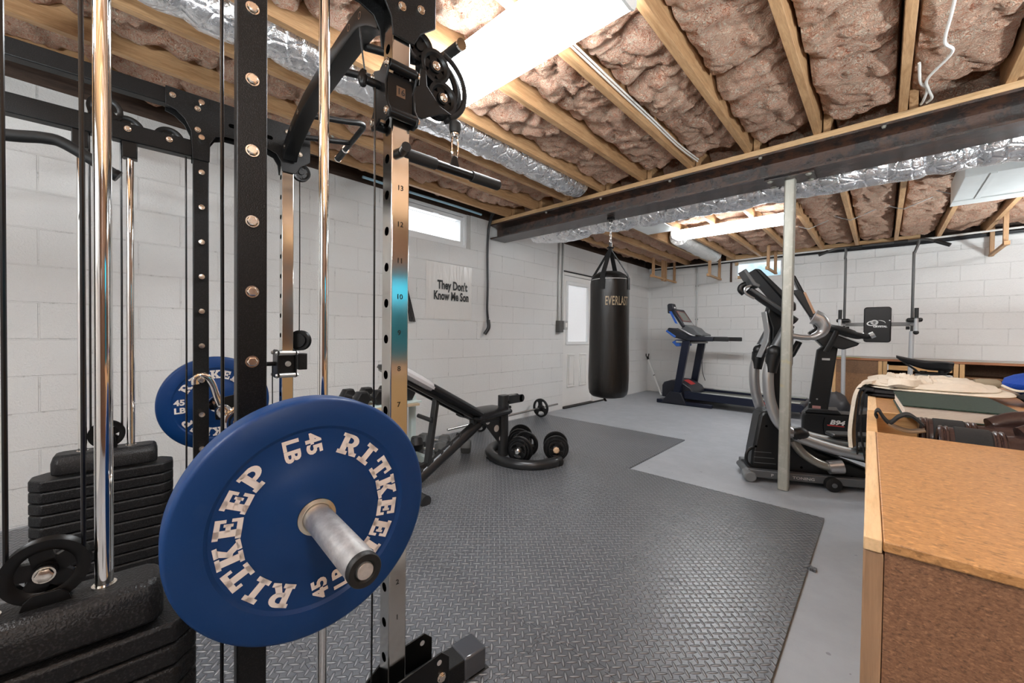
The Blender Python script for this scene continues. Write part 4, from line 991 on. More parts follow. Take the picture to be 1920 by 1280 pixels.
def hexbell(L, hr, hw, mat, label, loc, rz=0, ry=0, group=None):
    t = thing('dumbbell', label, 'dumbbell', loc, rz, group); F = Matrix.Translation(loc) @ Matrix.Rotation(rz,4,'Z') @ Matrix.Translation((0,0,hr*.868)) 
    part('handle', MB(F).lathe((-L/2,0,0),(1,0,0),[(.0,0),(.011,0),(.015,L*.3),(.0165,L*.5),(.015,L*.7),(.011,L),(0,L)],16), M_chrome, t)
    for s in (-1,1):
        P = [(hr*math.cos(R(60*k)), hr*math.sin(R(60*k))) for k in range(6)]; o = s*L/2
        m = MB(F); n = 6; xs = [(o, .86), (o+s*hw*.18, 1.0), (o+s*hw*.78, 1.0), (o+s*hw, .78), (o+s*hw*.97, .55)]
        for x, k in xs: m.v += [Vector((x, p[0]*k, p[1]*k)) for p in P]
        for i in range(len(xs)-1):
            for k in range(n): m.f.append((i*n+k,i*n+(k+1)%n,(i+1)*n+(k+1)%n,(i+1)*n+k))
        m.f += [tuple(range(6)), tuple(range((len(xs)-1)*n, len(xs)*n))]
        part('head', m, mat, t, bev=.003)
    return t
zt = .500
dk = hexbell(.12, .064, .078, M_hex, 'black hex dumbbell on the upper rack shelf, the outermost, partly behind the blue plate', (-2.93,1.40,zt), R(4), group='hex dumbbells')
d2 = dup(dk, (-2.93,1.545,zt), R(1), 'black hex dumbbell in the middle of the upper rack shelf beside the thin cable')
d3 = dup(dk, (-2.93,1.70,zt), R(-3), 'black hex dumbbell on the upper rack shelf just behind the numbered post')
d3 = dup(dk, (-2.95,1.815,zt), R(-3), 'black hex dumbbell on the upper rack shelf tucked under the bench backrest')
d3 = dup(dk, (-2.74,1.715,.113), R(72), 'black hex dumbbell low behind the big blue plate beside the mint upright')
d4 = hexbell(.12, .066, .085, M_hexold, 'dusty grey hex dumbbell on the floor against the mint rack upright', (-2.80,1.99,.012), R(38), group='dusty dumbbells')
dup(d4, (-2.99,2.18,.012), R(30), 'dusty grey hex dumbbell on the floor behind the bench strut, close to the block wall')
dup(d4, (-2.72,2.20,.012), R(42), 'dusty grey hex dumbbell on the floor, the one farthest from the mint rack')

# ------------------------------------------------------------------ plate-loaded bars on the floor
M_iron = simple('black_iron_plate', (.006,.006,.0065), .35, .2, 120, .12)
def ironplate(mb, c, axis, r, w, ns=3, hub=.026, hole=True):
    c, a = Vector(c), Vector(axis).normalized()
    mb.lathe(c, a, [(r*.82,-w*.5),(r*.95,-w*.5),(r,-w*.25),(r,w*.25),(r*.95,w*.5),(r*.82,w*.5),(r*.80,w*.25),(r*.80,-w*.25),(r*.82,-w*.5)], 40)
    mb.lathe(c, a, [(0,-w*.5),(hub*1.3,-w*.5),(hub*1.7,-w*.25),(hub*1.7,w*.25),(hub*1.3,w*.5),(0,w*.5)], 28)
    u = Vector((0,0,1)) if abs(a.z) < .9 else Vector((1,0,0)); x = a.cross(u).normalized(); y = a.cross(x)
    for k in range(ns):
        t = 2*math.pi*k/ns+.4
        P = [(hub*1.2,-.34*r),(r*.86,-.50*r),(r*.92,0),(r*.86,.50*r),(hub*1.2,.34*r),(r*.40,.14*r),(r*.40,-.14*r)]
        P = [(hub*.6,-.26*r),(r*.55,-.22*r),(r*.84,-.44*r),(r*.92,0),(r*.84,.44*r),(r*.55,.22*r),(hub*.6,.26*r)]
        d1 = x*math.cos(t)+y*math.sin(t); d2 = a.cross(d1)
        mb.prism(P, c-a*w*.28, d1, d2, a*w*.56)
    return mb
fb = thing('floor_barbell', 'thin chrome barbell with small iron plates lying by the block wall under the cables', 'barbell', (-3.14, 3.4, .012))
part('bar', MB().cyl((-3.10,2.42,.108),(-3.16,4.30,.130),.0125,14), simple('dull_chrome', (.50,.49,.47), .25, 1.0), fb)
pl = part('plate', ironplate(MB(), (-3.148,3.93,.128), (-.03,1,.012), .117, .032), M_iron, fb, 'round iron plate with three openings')
part('plate', ironplate(MB(), (-3.115,2.86,.1145), (-.03,1,.012), .102, .030), M_iron, fb, 'round iron plate with three openings')
part('collar', MB().cyl((-3.147,3.90,.128),(-3.150,3.975,.128),.025,16), M_iron, fb); part('collar', MB().cyl((-3.115,2.83,.1145),(-3.116,2.90,.1145),.025,16), M_iron, fb)
def loadbell(c, axis, L, r, label, tone):
    c, a = Vector(c), Vector(axis).normalized(); t = thing('adjustable_dumbbell', label, 'dumbbell', (c.x, c.y, .012), 0, 'plate-loaded dumbbells')
    part('handle', MB().cyl(c-a*(L/2+.07), c+a*(L/2+.07), .0125, 14), simple('handle_steel', (.45,.44,.42), .3, 1.0), t)
    for s in (-1,1):
        for k, rr in enumerate((r, r*.84, r*.66)):
            m = ironplate(MB(), c+a*(s*(L/2+.014+.024*k)), a, rr, .022, 3, .018); part('plate', m, M_iron, t)
        part('collar', MB().lathe(c+a*(s*(L/2+.075)), a*s, [(0,.02),(.016,.02),(.026,.010),(.026,-.008),(0,-.008)], 8), tone, t)
    return t
M_collar = simple('collar_chrome', (.62,.61,.60), .2, 1.0)
loadbell((-2.16,2.47,.122), (.42,-.90,0), .15, .108, 'plate-loaded dumbbell inside the curved bench foot, its bolt end facing the open floor', M_collar)
loadbell((-2.36,2.66,.120), (.62,-.78,0), .15, .106, 'plate-loaded dumbbell inside the curved bench foot, half hidden by the bench post', M_collar)
loadbell((-1.995,2.70,.118), (.62,-.78,0), .12, .104, 'plate-loaded dumbbell with a tan collar, the outermost of the pile by the bench foot', simple('tan_collar', (.55,.38,.24), .4))
# ------------------------------------------------------------------ broom handle in the corner
bm_ = thing('grabber_pole', 'white pole with a black claw leaning in the corner behind the treadmill', 'pole', (-2.98, 7.05, 0))
part('pole', MB().cyl((-2.86,6.98,.01),(-3.245,7.28,.62),.014,12), M_white, bm_)
part('joint_ring', MB().cyl((-3.06,7.136,.327),(-3.067,7.1415,.338),.0155,12), M_rub, bm_)
m = MB(); m.cyl((-3.238,7.275,.61),(-3.268,7.298,.655),.020,12); m.tube([(-3.262,7.294,.645),(-3.295,7.30,.675),(-3.300,7.31,.715)],.009,8); m.tube([(-3.262,7.294,.645),(-3.255,7.315,.68),(-3.250,7.32,.72)],.009,8); part('claw', m, M_rub, bm_)
# ------------------------------------------------------------------ heavy bag
def bag_mat():
    t = NT('black_bag_vinyl'); p = t.coord(); x, y, z = t.sepx(p); n = t.noise(p, 14, 4, .7)
    sc = t.ramp(t.noise(t.map(p,(40,40,7)), 2, 5, .75), [(.60,(0,0,0)),(.72,(1,1,1))]); low = t.math('MULTIPLY', sc, t.ramp(t.math('MULTIPLY', z, .9), [(.05,(.8,.8,.8)),(.5,(.05,.05,.05))]))
    c = t.mix(n, (.0035,.0032,.0032), (.008,.0065,.0055)); c = t.mix(t.math('MULTIPLY', low, .30), c, (.20,.16,.12)); t.base(c); t.put(t.b.inputs['Roughness'], t.math('ADD', t.math('MULTIPLY', n, .25), .22))
    t.bump(t.math('ADD', t.noise(t.map(p,(1,1,.25)), 26, 3), t.math('MULTIPLY', t.noise(p, 220, 2), .2)), .28, .008); return t.m
M_bag = bag_mat(); M_strap = simple('black_webbing', (.005,.005,.0055), .8, 0, 300, .2)
BC = Vector((-1.835, 3.275, 0))
hb = thing('heavy_bag', 'black heavy punching bag hanging from the steel beam in front of the door', 'punching bag', BC + Vector((0,0,.483)))
m = MB()
prof = [(0,.483),(.10,.486),(.145,.497),(.168,.520),(.178,.56),(.181,.66),(.180,.80),(.176,1.0),(.174,1.2),(.173,1.40),(.171,1.515),(.168,1.555),(.160,1.578),(.150,1.592),(.10,1.625),(0,1.632)]
m.lathe((BC.x,BC.y,0),(0,0,1),prof,56)
for i, v in enumerate(m.v):
    a = math.atan2(v.y-BC.y, v.x-BC.x); k = .004*math.sin(8*a+2)*math.exp(-((v.z-1.50)/.09)**2) + .003*noise.noise(v*7)
    r = Vector((v.x-BC.x, v.y-BC.y, 0)); m.v[i] = v + (r.normalized()*k if r.length > .02 else Vector())
part('bag_body', m, M_bag, hb)
m = MB()
for z in (1.548,): m.lathe((BC.x,BC.y,z),(0,0,1),[(.1685,0),(.1715,.001),(.1715,.006),(.1675,.007)],56)
part('seam', m, simple('seam_white', (.45,.44,.43), .5), hb)
ap = Vector((BC.x, BC.y, 1.845))
for k, a in enumerate((-82, 8, 98, 188)):
    d = Vector((math.cos(R(a)), math.sin(R(a)), 0)); tn = Vector((-d.y, d.x, 0)); m = MB()
    P = [ap+d*.012, ap+d*.012+Vector((0,0,-.02)), BC+d*.160+Vector((0,0,1.600)), BC+d*.1745+Vector((0,0,1.560)), BC+d*.1765+Vector((0,0,1.46))]
    w = [.012,.018,.022,.023,.023]
    for p, q, wa, wb in zip(P, P[1:], w, w[1:]):
        n = (q-p).cross(tn).normalized()*.0025; m.add([p-tn*wa-n,p+tn*wa-n,q+tn*wb-n,q-tn*wb-n,p-tn*wa+n,p+tn*wa+n,q+tn*wb+n,q-tn*wb+n],[(0,3,2,1),(4,5,6,7),(0,1,5,4),(1,2,6,5),(2,3,7,6),(3,0,4,7)])
    part('strap', m, M_strap, hb, smooth=False)
m = MB(); r0 = .0085
zc, i = 2.10, 0
while zc > 1.87:
    s = Vector((1,0,0)) if i % 2 else Vector((0,1,0)); L = []
    for a in range(0, 361, 36): L.append(Vector((BC.x, BC.y, zc)) + s*(.0095*math.cos(R(a))) + Vector((0,0,.019*math.sin(R(a)))))
    m.tube(L, .0032, 6); zc -= .027; i += 1
part('chain', m, simple('chain_zinc', (.45,.44,.43), .28, 1.0), hb)
m = MB(); m.cyl((BC.x,BC.y,1.825),(BC.x,BC.y,1.895),.014,12); m.tube([Vector((BC.x+.028*math.cos(R(a)),BC.y+.028*math.sin(R(a)),1.85+.004*math.sin(R(a*3)))) for a in range(0,361,30)],.006,8); part('swivel', m, simple('swivel_dark', (.05,.05,.05), .35, .8), hb)
m = MB(); m.box((BC.x-.03,BC.y-.02,2.104),(BC.x+.03,BC.y+.02,2.129)); m.cyl((BC.x,BC.y,2.085),(BC.x,BC.y,2.115),.016,12); part('hook_plate', m, M_blk2, hb, bev=.003)
part('bottom_ring', MB().bar((BC.x-.01,BC.y-.05,.478),(BC.x+.03,BC.y-.09,.462),.02,.004), M_strap, hb)
m = MB(); fi = -74
M_gold = simple('tan_bag_lettering', (.40,.31,.20), .5)
for ch, dw in zip('EVERLAST', (9,10,9,10,8.5,9.5,9,9)):
    a = R(fi+dw/2); d = Vector((math.cos(a), math.sin(a), 0)); tn = Vector((-d.y, d.x, 0)); rr = .1755
    text(m, ch, BC+d*rr+Vector((0,0,1.318)), tn, (0,0,1), .110, .0012, .0016, .44); fi += dw
part('lettering', m, M_gold, hb, recalc=False, smooth=False)

# ------------------------------------------------------------------ treadmill
M_navy = simple('navy_paint', (.006,.009,.024), .30, .25, 0, 0, .2); M_navyd = simple('navy_plastic', (.006,.007,.014), .45)
M_belt = simple('treadmill_belt', (.10,.105,.095), .6, 0, 150, .2, .15); M_rail_t = simple('side_rail_grey', (.33,.345,.32), .5)
M_accent = simple('blue_accent', (.02,.10,.42), .3); M_red = simple('red_label', (.45,.03,.03), .5); M_silv = simple('silver_plastic', (.52,.53,.54), .35, .5)
def T(lx, y, z): return Vector((-2.6+lx, y, z))
Y0, Y1 = 6.22, 6.98
td = thing('treadmill', 'dark navy treadmill along the end wall', 'treadmill', (-1.7, 6.6, 0))
part('deck', MB().box(T(.50,Y0+.05,.115),T(1.86,Y1-.05,.165)), M_navy, td, bev=.01)
part('belt', MB().box(T(.52,Y0+.14,.166),T(1.84,Y1-.14,.174)), M_belt, td, bev=.003)
for y0, y1 in ((Y0+.01,Y0+.135),(Y1-.135,Y1-.01)):
    sr = part('side_rail', MB().prism([(.40,.105),(1.87,.095),(1.88,.18),(1.86,.196),(.40,.215)], T(0,y0,0),(1,0,0),(0,0,1),(0,y1-y0,0)), M_navy, td, bev=.006)
    part('rail_top', MB().box(T(.46,y0+.02,.200),T(1.84,y1-.006,.212)), M_rail_t, sr, bev=.003)
part('rail_label', MB().box(T(1.40,Y0+.0085,.150),T(1.66,Y0+.0105,.180)), M_red, td)
m = MB(); HP = [(.02,.09),(.02,.27),(.05,.325),(.16,.362),(.32,.348),(.46,.265),(.50,.20),(.50,.09)]
m.prism(HP, T(0,Y0+.10,0),(1,0,0),(0,0,1),(0,Y1-Y0-.20,0)); part('motor_hood', m, M_navyd, td, bev=.015)
hl = MB(); A = T(.30,0,.3600); dd = Vector((.40-.30,0,.302-.358)).normalized(); hl.prism([(0,Y0+.28),(.13,Y0+.28),(.13,Y0+.48),(0,Y0+.48)], Vector((A.x,0,A.z)), dd, (0,1,0), (dd.cross(Vector((0,1,0))))*-.003); part('hood_label', hl, M_red, td)
for y in (Y0-.005, Y1-.055):
    part('upright', MB().prism([(.235,.17),(.335,.17),(.475,.985),(.360,.985)], T(0,y,0),(1,0,0),(0,0,1),(0,.06,0)), M_navy, td, bev=.006)
    b = part('foot_bracket', MB().prism([(.06,.012),(.12,.10),(.20,.20),(.36,.19),(.44,.012)], T(0,y-.012,0),(1,0,0),(0,0,1),(0,.085,0)), M_navyd, td, bev=.008)
    part('base_rail', MB().box(T(-.02,y,.002),T(.80,y+.06,.058)), M_navy, td, bev=.006)
part('base_crossbar', MB().box(T(0,Y0+.05,.01),T(.06,Y1-.05,.06)), M_navy, td, bev=.005)
for y in (Y0-.01, Y1-.05):
    h = part('handrail', MB().box(T(.42,y,.985),T(.80,y+.06,1.055)), M_navyd, td, bev=.012)
    part('grip', MB().box(T(.80,y+.002,.988),T(1.00,y+.058,1.050)), M_rub, h, bev=.012)
m = MB(); m.prism([(.10,1.13),(.13,1.19),(.24,1.16),(.44,1.055),(.60,1.05),(.60,.99),(.42,.985),(.24,1.03)], T(0,Y0+.03,0),(1,0,0),(0,0,1),(0,Y1-Y0-.06,0)); cs = part('console_base', m, M_navyd, td, bev=.015)
part('accent_strip', MB().prism([(.098,1.128),(.238,1.028),(.26,1.055),(.115,1.155)], T(-.004,Y0+.02,0),(1,0,0),(0,0,1),(0,Y1-Y0-.04,0)), M_accent, cs, bev=.006)
m = MB(); m.prism([(.26,1.165),(.42,1.085),(.60,1.060),(.60,1.085),(.52,1.12),(.46,1.185),(.33,1.24)], T(0,Y0+.18,0),(1,0,0),(0,0,1),(0,.40,0)); part('button_deck', m, simple('console_grey', (.10,.105,.11), .4), cs, bev=.01)
for yy in (Y0+.10, Y1-.22):
    m = MB(); m.tube(smoothpath([T(.24,yy+.06,1.185),T(.30,yy,1.165),T(.46,yy,1.075),T(.47,yy+.10,1.075),T(.33,yy+.12,1.15)],5),.013,10); part('cup_rim', m, M_silv, cs)
P0, P1 = T(.20,0,1.215), T(.075,0,1.56); e = (P0-P1).normalized(); nn_ = Vector((-e.z,0,e.x)); nn_ = nn_ if nn_.x > 0 else -nn_
a0, a1 = T(.115,0,1.47), T(.30,0,1.19); e = (a1-a0).normalized(); nx_ = Vector((-e.z,0,e.x)); nx_ = nx_ if nx_.x > 0 else -nx_
L = (a1-a0).length
sp = part('display', MB().prism([(0,0),(L,0),(L,.05),(0,.05)], Vector((a0.x,Y0+.14,a0.z)), e, nx_, (0,.48,0)), M_navyd, td, bev=.012)
part('screen_bezel', MB().prism([(.05,.0505),(L-.085,.0505),(L-.085,.053),(.05,.053)], Vector((a0.x,Y0+.20,a0.z)), e, nx_, (0,.36,0)), simple('bezel_red', (.22,.05,.045), .4), sp)
part('screen', MB().prism([(.065,.0532),(L-.10,.0532),(L-.10,.0545),(.065,.0545)], Vector((a0.x,Y0+.235,a0.z)), e, nx_, (0,.29,0)), simple('screen_grey', (.16,.17,.14), .15), sp)
part('key_strip', MB().prism([(L-.075,.0505),(L-.02,.0505),(L-.02,.054),(L-.075,.054)], Vector((a0.x,Y0+.18,a0.z)), e, nx_, (0,.40,0)), M_silv, sp)
m = MB(); m.prism([(.065,1.42),(.055,1.555),(.075,1.575),(.135,1.575),(.145,1.54),(.165,1.46),(.15,1.42)], T(0,Y0+.16,0),(1,0,0),(0,0,1),(0,.14,0)); tb = part('tablet_holder', m, M_navyd, td, bev=.01)
part('holder_label', MB().box(T(.118,Y0+.20,1.50),T(.155,Y0+.26,1.522)), M_white, tb)
part('blue_side', MB().prism([(.10,1.45),(.20,1.26),(.235,1.25),(.14,1.45)], T(0,Y0+.128,0),(1,0,0),(0,0,1),(0,.014,0)), M_accent, sp)
m = MB(); m.prism([(.17,.96),(.24,1.005),(.30,.985),(.30,.90),(.24,.895)], T(0,Y0+.08,0),(1,0,0),(0,0,1),(0,.52,0)); tr = part('storage_tray', m, M_accent, td, bev=.008)
part('tray_shelf', MB().prism([(.24,.955),(.52,.945),(.53,.975),(.24,.99)], T(0,Y0+.06,0),(1,0,0),(0,0,1),(0,.62,0)), simple('tray_grey', (.24,.25,.24), .5), tr, bev=.006)
part('power_cord', MB().tube(smoothpath([T(.45,Y1-.12,.95),T(.452,Y1-.12,.75),T(.46,Y1-.12,.50),T(.50,Y1-.10,.34)],6),.005,8), M_wire_k, td)
part('rear_roller', MB().box(T(1.84,Y0+.03,.07),T(1.90,Y1-.03,.20)), M_navyd, td, bev=.02)

# ------------------------------------------------------------------ elliptical trainer
EA = R(26); FE = Matrix.Translation((-.74, 3.36, 0)) @ Matrix.Rotation(EA, 4, 'Z')
def me(): return MB(FE)
M_shell = simple('black_shell', (.006,.0065,.0075), .38, 0, 200, .12); M_silver = simple('silver_paint', (.50,.51,.52), .28, .75); M_midgrey = simple('grey_frame_paint', (.12,.125,.13), .4, .4)
el = thing('elliptical_trainer', 'black and silver elliptical trainer standing behind the steel column', 'elliptical', (-.74,3.36,0), EA)
sh = part('drive_shell', me().prism([(.035,.055),(.048,.20),(.090,.475),(.115,.510),(.175,.520),(.235,.480),(.34,.350),(.46,.250),(.72,.155),(.86,.10),(.86,.060)], (0,-.02,0),(1,0,0),(0,0,1),(0,.19,0)), M_shell, el, bev=.02)
m = me()
for z, x1 in ((.205,.17),(.165,.19),(.125,.20)): m.box((.06,-.0225,z),(x1,-.0195,z+.004))
part('shell_groove', m, M_midgrey, sh)
m = me()
for x, z in ((.135,.40),(.07,.245),(.36,.12),(.66,.085)): m.lathe((x,-.0195,z),(0,-1,0),[(0,.001),(.008,.001),(.008,-.002)],12)
part('screw', m, M_hole, sh)
r = part('base_rail', me().box((.02,-.085,.035),(.92,-.030,.090)), M_midgrey, el, bev=.006)
m = me(); text(m, 'P', (.160,-.0856,.054), (1,0,0), (0,0,1), .026, .0006, .0004, 1.3); text(m, 'TONING', (.352,-.0856,.052), (1,0,0), (0,0,1), .026, .0006, .0004, 1.3); part('lettering', m, simple('grey_print', (.55,.55,.55), .4), r, recalc=False, smooth=False)
part('base_rail', me().box((.02,.19,.035),(.92,.25,.090)), M_midgrey, el, bev=.006)
fr = part('front_foot', me().tube([(.025,-.03,.045),(.025,.22,.045)],.028,16,flat=.85), M_midgrey, el)
part('foot_cap', me().tube([(.020,-.105,.040),(.024,.010,.040)],.040,18,flat=.95), simple('foot_grey', (.16,.165,.17), .4), fr, bev=.008)
part('carry_handle', me().tube(smoothpath([(.055,-.02,.09),(.008,-.03,.13),(.012,-.03,.205),(.055,-.01,.235)],5),.011,10), M_shell, el)
w = part('wheel', me().lathe((.515,-.135,.048),(0,1,0),[(0,0),(.032,0),(.048,.006),(.048,.045),(.032,.050),(0,.050)],28), M_rub, el); part('wheel_hub', me().lathe((.515,-.136,.048),(0,-1,0),[(0,.003),(.014,.003),(.016,0)],16), M_midgrey, w)
# mast, swing arms, pedal arms
part('mast', me().prism([(.155,.50),(.235,.49),(.31,.86),(.31,1.10),(.24,1.26),(.15,1.30),(.13,1.22),(.165,1.12),(.165,.90)], (0,.02,0),(1,0,0),(0,0,1),(0,.08,0)), M_shell, el, bev=.015)
part('mast_trim', me().prism([(.118,1.24),(.128,1.24),(.150,1.10),(.145,1.02),(.100,.90),(.092,.90),(.135,1.02),(.140,1.10)], (0,.0,0),(1,0,0),(0,0,1),(0,.11,0)), M_silver, el, bev=.003)
for y in (-.10, .24):
    a = part('swing_arm', me().tube(smoothpath([(.150,y,.93),(.118,y,.82),(.118,y,.70),(.135,y,.585),(.185,y,.45),(.275,y,.375),(.36,y,.335),(.55,y,.283),(.74,y,.258),(.92,y,.26)],6),.031,14,flat=1.15), M_silver, el)
    part('pivot_cap', me().ball((.150,y-.012,.945),.052,18,(1,.75,1)), M_shell, a)
    part('pivot_sleeve', me().tube([(.145,y,.93),(.128,y,.80)],[.048,.038],16), M_shell, a)
    part('handle_link', me().tube(smoothpath([(.160,y,.97),(.20,y,1.06),(.235,y,1.14)],5),.032,14,flat=1.2), M_midgrey, a)
    part('arm_joint', me().ball((.31,y,.375),.055,16,(1.2,.7,.9)), M_shell, a)
    part('pedal', me().prism([(.62,.31),(1.0,.30),(1.02,.34),(.98,.345),(.63,.335)], (0,y-.07,0),(1,0,0),(0,0,1),(0,.14,0)), M_shell, a, bev=.008)
m = me().tube(smoothpath([(.29,-.06,.32),(.34,-.06,.245),(.42,-.06,.185),(.50,-.06,.155),(.54,-.06,.15)],6),.030,14); lk = part('crank_tube', m, simple('champagne_paint', (.40,.385,.34), .3, .7), el); part('crank_ring', me().tube([(.505,-.06,.150),(.585,-.06,.165)],[.046,.050],18), M_silver, lk)
part('pedal_track', me().prism([(.30,.30),(.46,.25),(.90,.165),(.90,.205),(.48,.275),(.33,.325)], (0,-.05,0),(1,0,0),(0,0,1),(0,.20,0)), M_shell, el, bev=.006)
# console arms
bo = part('console_boom', me().tube([(-.005,-.02,1.405),(.10,-.02,1.320),(.30,-.02,1.165)],[.032,.033,.033],16,flat=.85), M_shell, el)
part('boom_inlay', me().tube([(.005,-.062,1.400),(.24,-.062,1.215)],.012,10), M_midgrey, bo); part('boom_rim', me().tube(smoothpath([(.02,-.05,1.43),(-.03,-.05,1.41),(-.025,-.05,1.37),(.03,-.05,1.33)],5),.008,8), M_silver, bo)
part('holder_hinge', me().tube(smoothpath([(-.03,-.02,1.37),(-.055,-.02,1.40),(-.045,-.02,1.43),(-.02,-.02,1.44)],5),.020,10), M_shell, bo)
m = me(); m.prism([(-.055,1.535),(-.035,1.545),(.030,1.445),(.060,1.425),(.05,1.405),(.01,1.425)], (0,-.09,0),(1,0,0),(0,0,1),(0,.16,0)); part('phone_holder', m, M_midgrey, bo, bev=.005)
m = me(); m.prism([(.055,1.565),(.092,1.562),(.33,1.300),(.33,1.245),(.305,1.245)], (0,.05,0),(1,0,0),(0,0,1),(0,.26,0)); part('display', m, M_shell, el, bev=.012)
m = me(); P = smoothpath([(.22,-.12,1.07),(.31,-.12,1.052),(.375,-.115,1.055),(.425,-.11,1.085),(.440,-.11,1.13),(.420,-.10,1.175),(.385,-.09,1.195)],6); m.tube(P,[.018]*12+[.024+.0012*i for i in range(len(P)-12)],14); part('handlebar', m, M_silver, el)
part('handlebar', me().tube([(.34,.02,1.02),(.30,.02,.93),(.27,.02,.90)],.022,12), M_shell, el)

# ------------------------------------------------------------------ upright bike
BA = R(8); FB = Matrix.Translation((-.53, 4.75, 0)) @ Matrix.Rotation(BA, 4, 'Z')
def mb_(): return MB(FB)
bk = thing('exercise_bike', 'black upright exercise bike marked B94 with a slim saddle', 'exercise bike', (-.53,4.75,0), BA)
M_bk = simple('bike_shell', (.005,.005,.0055), .35, 0, 220, .1)
sh = part('drive_shell', mb_().prism([(-.03,.04),(-.03,.305),(.0,.335),(.36,.345),(.58,.40),(.75,.42),(.86,.36),(.88,.10),(.70,.04)], (0,.0,0),(1,0,0),(0,0,1),(0,.26,0)), M_bk, bk, bev=.02)
part('shell_seam', mb_().tube(smoothpath([(.145,-.0005,.30),(.135,-.0005,.22),(.155,-.0005,.12),(.21,-.0005,.05)],5),.0022,6), M_hole, sh)
m = mb_(); text(m, 'B94', (.235,-.001,.243), (1,0,0), (0,0,1), .058, .0012, .0026, 1.15, .25); part('lettering', m, M_white, sh, recalc=False, smooth=False)
part('red_line', mb_().box((.165,-.0022,.226),(.290,-.0005,.2365)), M_red, sh)
part('top_plate', mb_().prism([(-.01,.335),(.02,.372),(.245,.378),(.265,.345)], (0,-.015,0),(1,0,0),(0,0,1),(0,.22,0)), M_shell, bk, bev=.006)
ms = part('mast', mb_().prism([(.018,.36),(.170,.36),(.235,.985),(.125,.985),(.075,.935)], (0,.03,0),(1,0,0),(0,0,1),(0,.12,0)), M_bk, bk, bev=.012)
m = mb_(); m.box((.115,.0285,.840),(.175,.0302,.860)); part('white_label', m, M_white, ms); m = mb_(); m.box((.050,.0285,.365),(.115,.0302,.40)); part('warning_label', m, simple('label_redwhite', (.60,.30,.28), .5), ms)
m = mb_(); 
for x, z in ((.085,.465),(.03,.425)): m.lathe((x,.0298,z),(0,-1,0),[(0,.002),(.008,.002),(.008,-.001)],14)
part('bolt', m, M_silver, ms)
cn = part('console', mb_().prism([(.0,1.10),(.045,1.145),(.20,1.09),(.375,1.010),(.355,.985),(.26,.945),(.19,.97),(.115,.965)], (0,-.10,0),(1,0,0),(0,0,1),(0,.36,0)), M_bk, bk, bev=.012)
part('console_trim', mb_().prism([(.20,1.096),(.378,1.014),(.372,1.006),(.20,1.086)], (0,-.104,0),(1,0,0),(0,0,1),(0,.368,0)), M_silver, cn)
part('display', mb_().prism([(-.135,1.655),(-.110,1.66),(.070,1.26),(.115,1.13),(.065,1.13)], (0,-.02,0),(1,0,0),(0,0,1),(0,.30,0)), M_bk, bk, bev=.01)
b2 = part('tablet_ledge', mb_().prism([(-.135,1.505),(-.06,1.510),(.065,1.265),(.065,1.235),(.01,1.245)], (0,-.12,0),(1,0,0),(0,0,1),(0,.10,0)), M_bk, bk, bev=.008)
part('copper_stripe', mb_().prism([(-.045,1.480),(-.025,1.480),(.052,1.285),(.035,1.275)], (0,-.1225,0),(1,0,0),(0,0,1),(0,.003,0)), simple('copper_trim', (.50,.31,.20), .35, .6), b2)
part('phone_slot', mb_().prism([(.075,1.275),(.105,1.275),(.150,1.12),(.115,1.12)], (0,.05,0),(1,0,0),(0,0,1),(0,.05,0)), M_shell, bk, bev=.005)
for y in (-.20, .32):
    h = part('handlebar', mb_().tube(smoothpath([(.06,y*.4+.04,1.175),(.16,y*.8,1.145),(.24,y,1.125),(.33,y,1.085),(.40,y,1.068),(.44,y-.01,1.078)],6),[.020]*6+[.030]*12+[.024]*13,14), M_rub, bk)
    part('pulse_cap', mb_().tube([(.425,y-.01,1.073),(.452,y-.012,1.088)],.027,14), M_silver, h)
    part('elbow_grip', mb_().tube(smoothpath([(.205,y,1.115),(.165,y-.02,1.01),(.128,y-.03,.925)],5),.022,12), M_rub, bk)
sp_ = part('seat_post', mb_().prism([(.80,.40),(.90,.40),(.945,.70),(.845,.70)], (0,.09,0),(1,0,0),(0,0,1),(0,.06,0)), M_silver, bk, bev=.005)
sl = part('seat_slider', mb_().box((.775,.085,.705),(.990,.155,.745)), simple('slider_grey', (.42,.42,.40), .35, .5), bk, bev=.004)
m = mb_(); m.cyl((.765,.12,.725),(.778,.12,.725),.014,12); m.cyl((.985,.12,.725),(1.0,.12,.725),.014,12); m.box((.92,.09,.665),(.985,.15,.705)); part('slider_knob', m, M_rub, sl)
m = mb_(); m.tube(smoothpath([(.69,.12,.845),(.76,.10,.79),(.80,.09,.757),(.93,.09,.755),(.985,.09,.80)],5),.007,8); m.tube(smoothpath([(.69,.12,.845),(.76,.14,.79),(.80,.15,.757),(.93,.15,.755),(.985,.15,.80)],5),.007,8); m.cyl((.82,.12,.742),(.82,.12,.775),.022,14); m.cyl((.935,.12,.742),(.935,.12,.785),.026,14); part('saddle_clamp', m, M_rub, bk)
m = mb_()
def saddle(a, b):
    x = .645+.345*a; w = .022+.072*max(0,(a-.22)/.78)**1.2; w *= (1-max(0,(a-.9)/.1)**2*.35)*(.6+.4*min(1,a/.06))
    t = 2*math.pi*b; s = math.sin(t)
    zt = .892 - .030*math.sin(min(1,a*1.3)*math.pi*.62) - .014*a
    th = (.022+.050*math.sin(min(1,a*1.1)*math.pi*.62))*(.5+.5*min(1,a/.08))*(1-max(0,(a-.93)/.07)**2*.3)
    return (x, .12+w*math.cos(t)*(1 if s > 0 else 1-.25*s*s), zt + (.012*s if s > 0 else th*s))
m.grid(26, 25, saddle); nb = len(m.v)
m.f += [tuple(range(24,-1,-1)), tuple(range(25*25, 26*25))]
part('saddle', m, simple('saddle_black', (.010,.010,.011), .42), bk, 'slim black saddle')
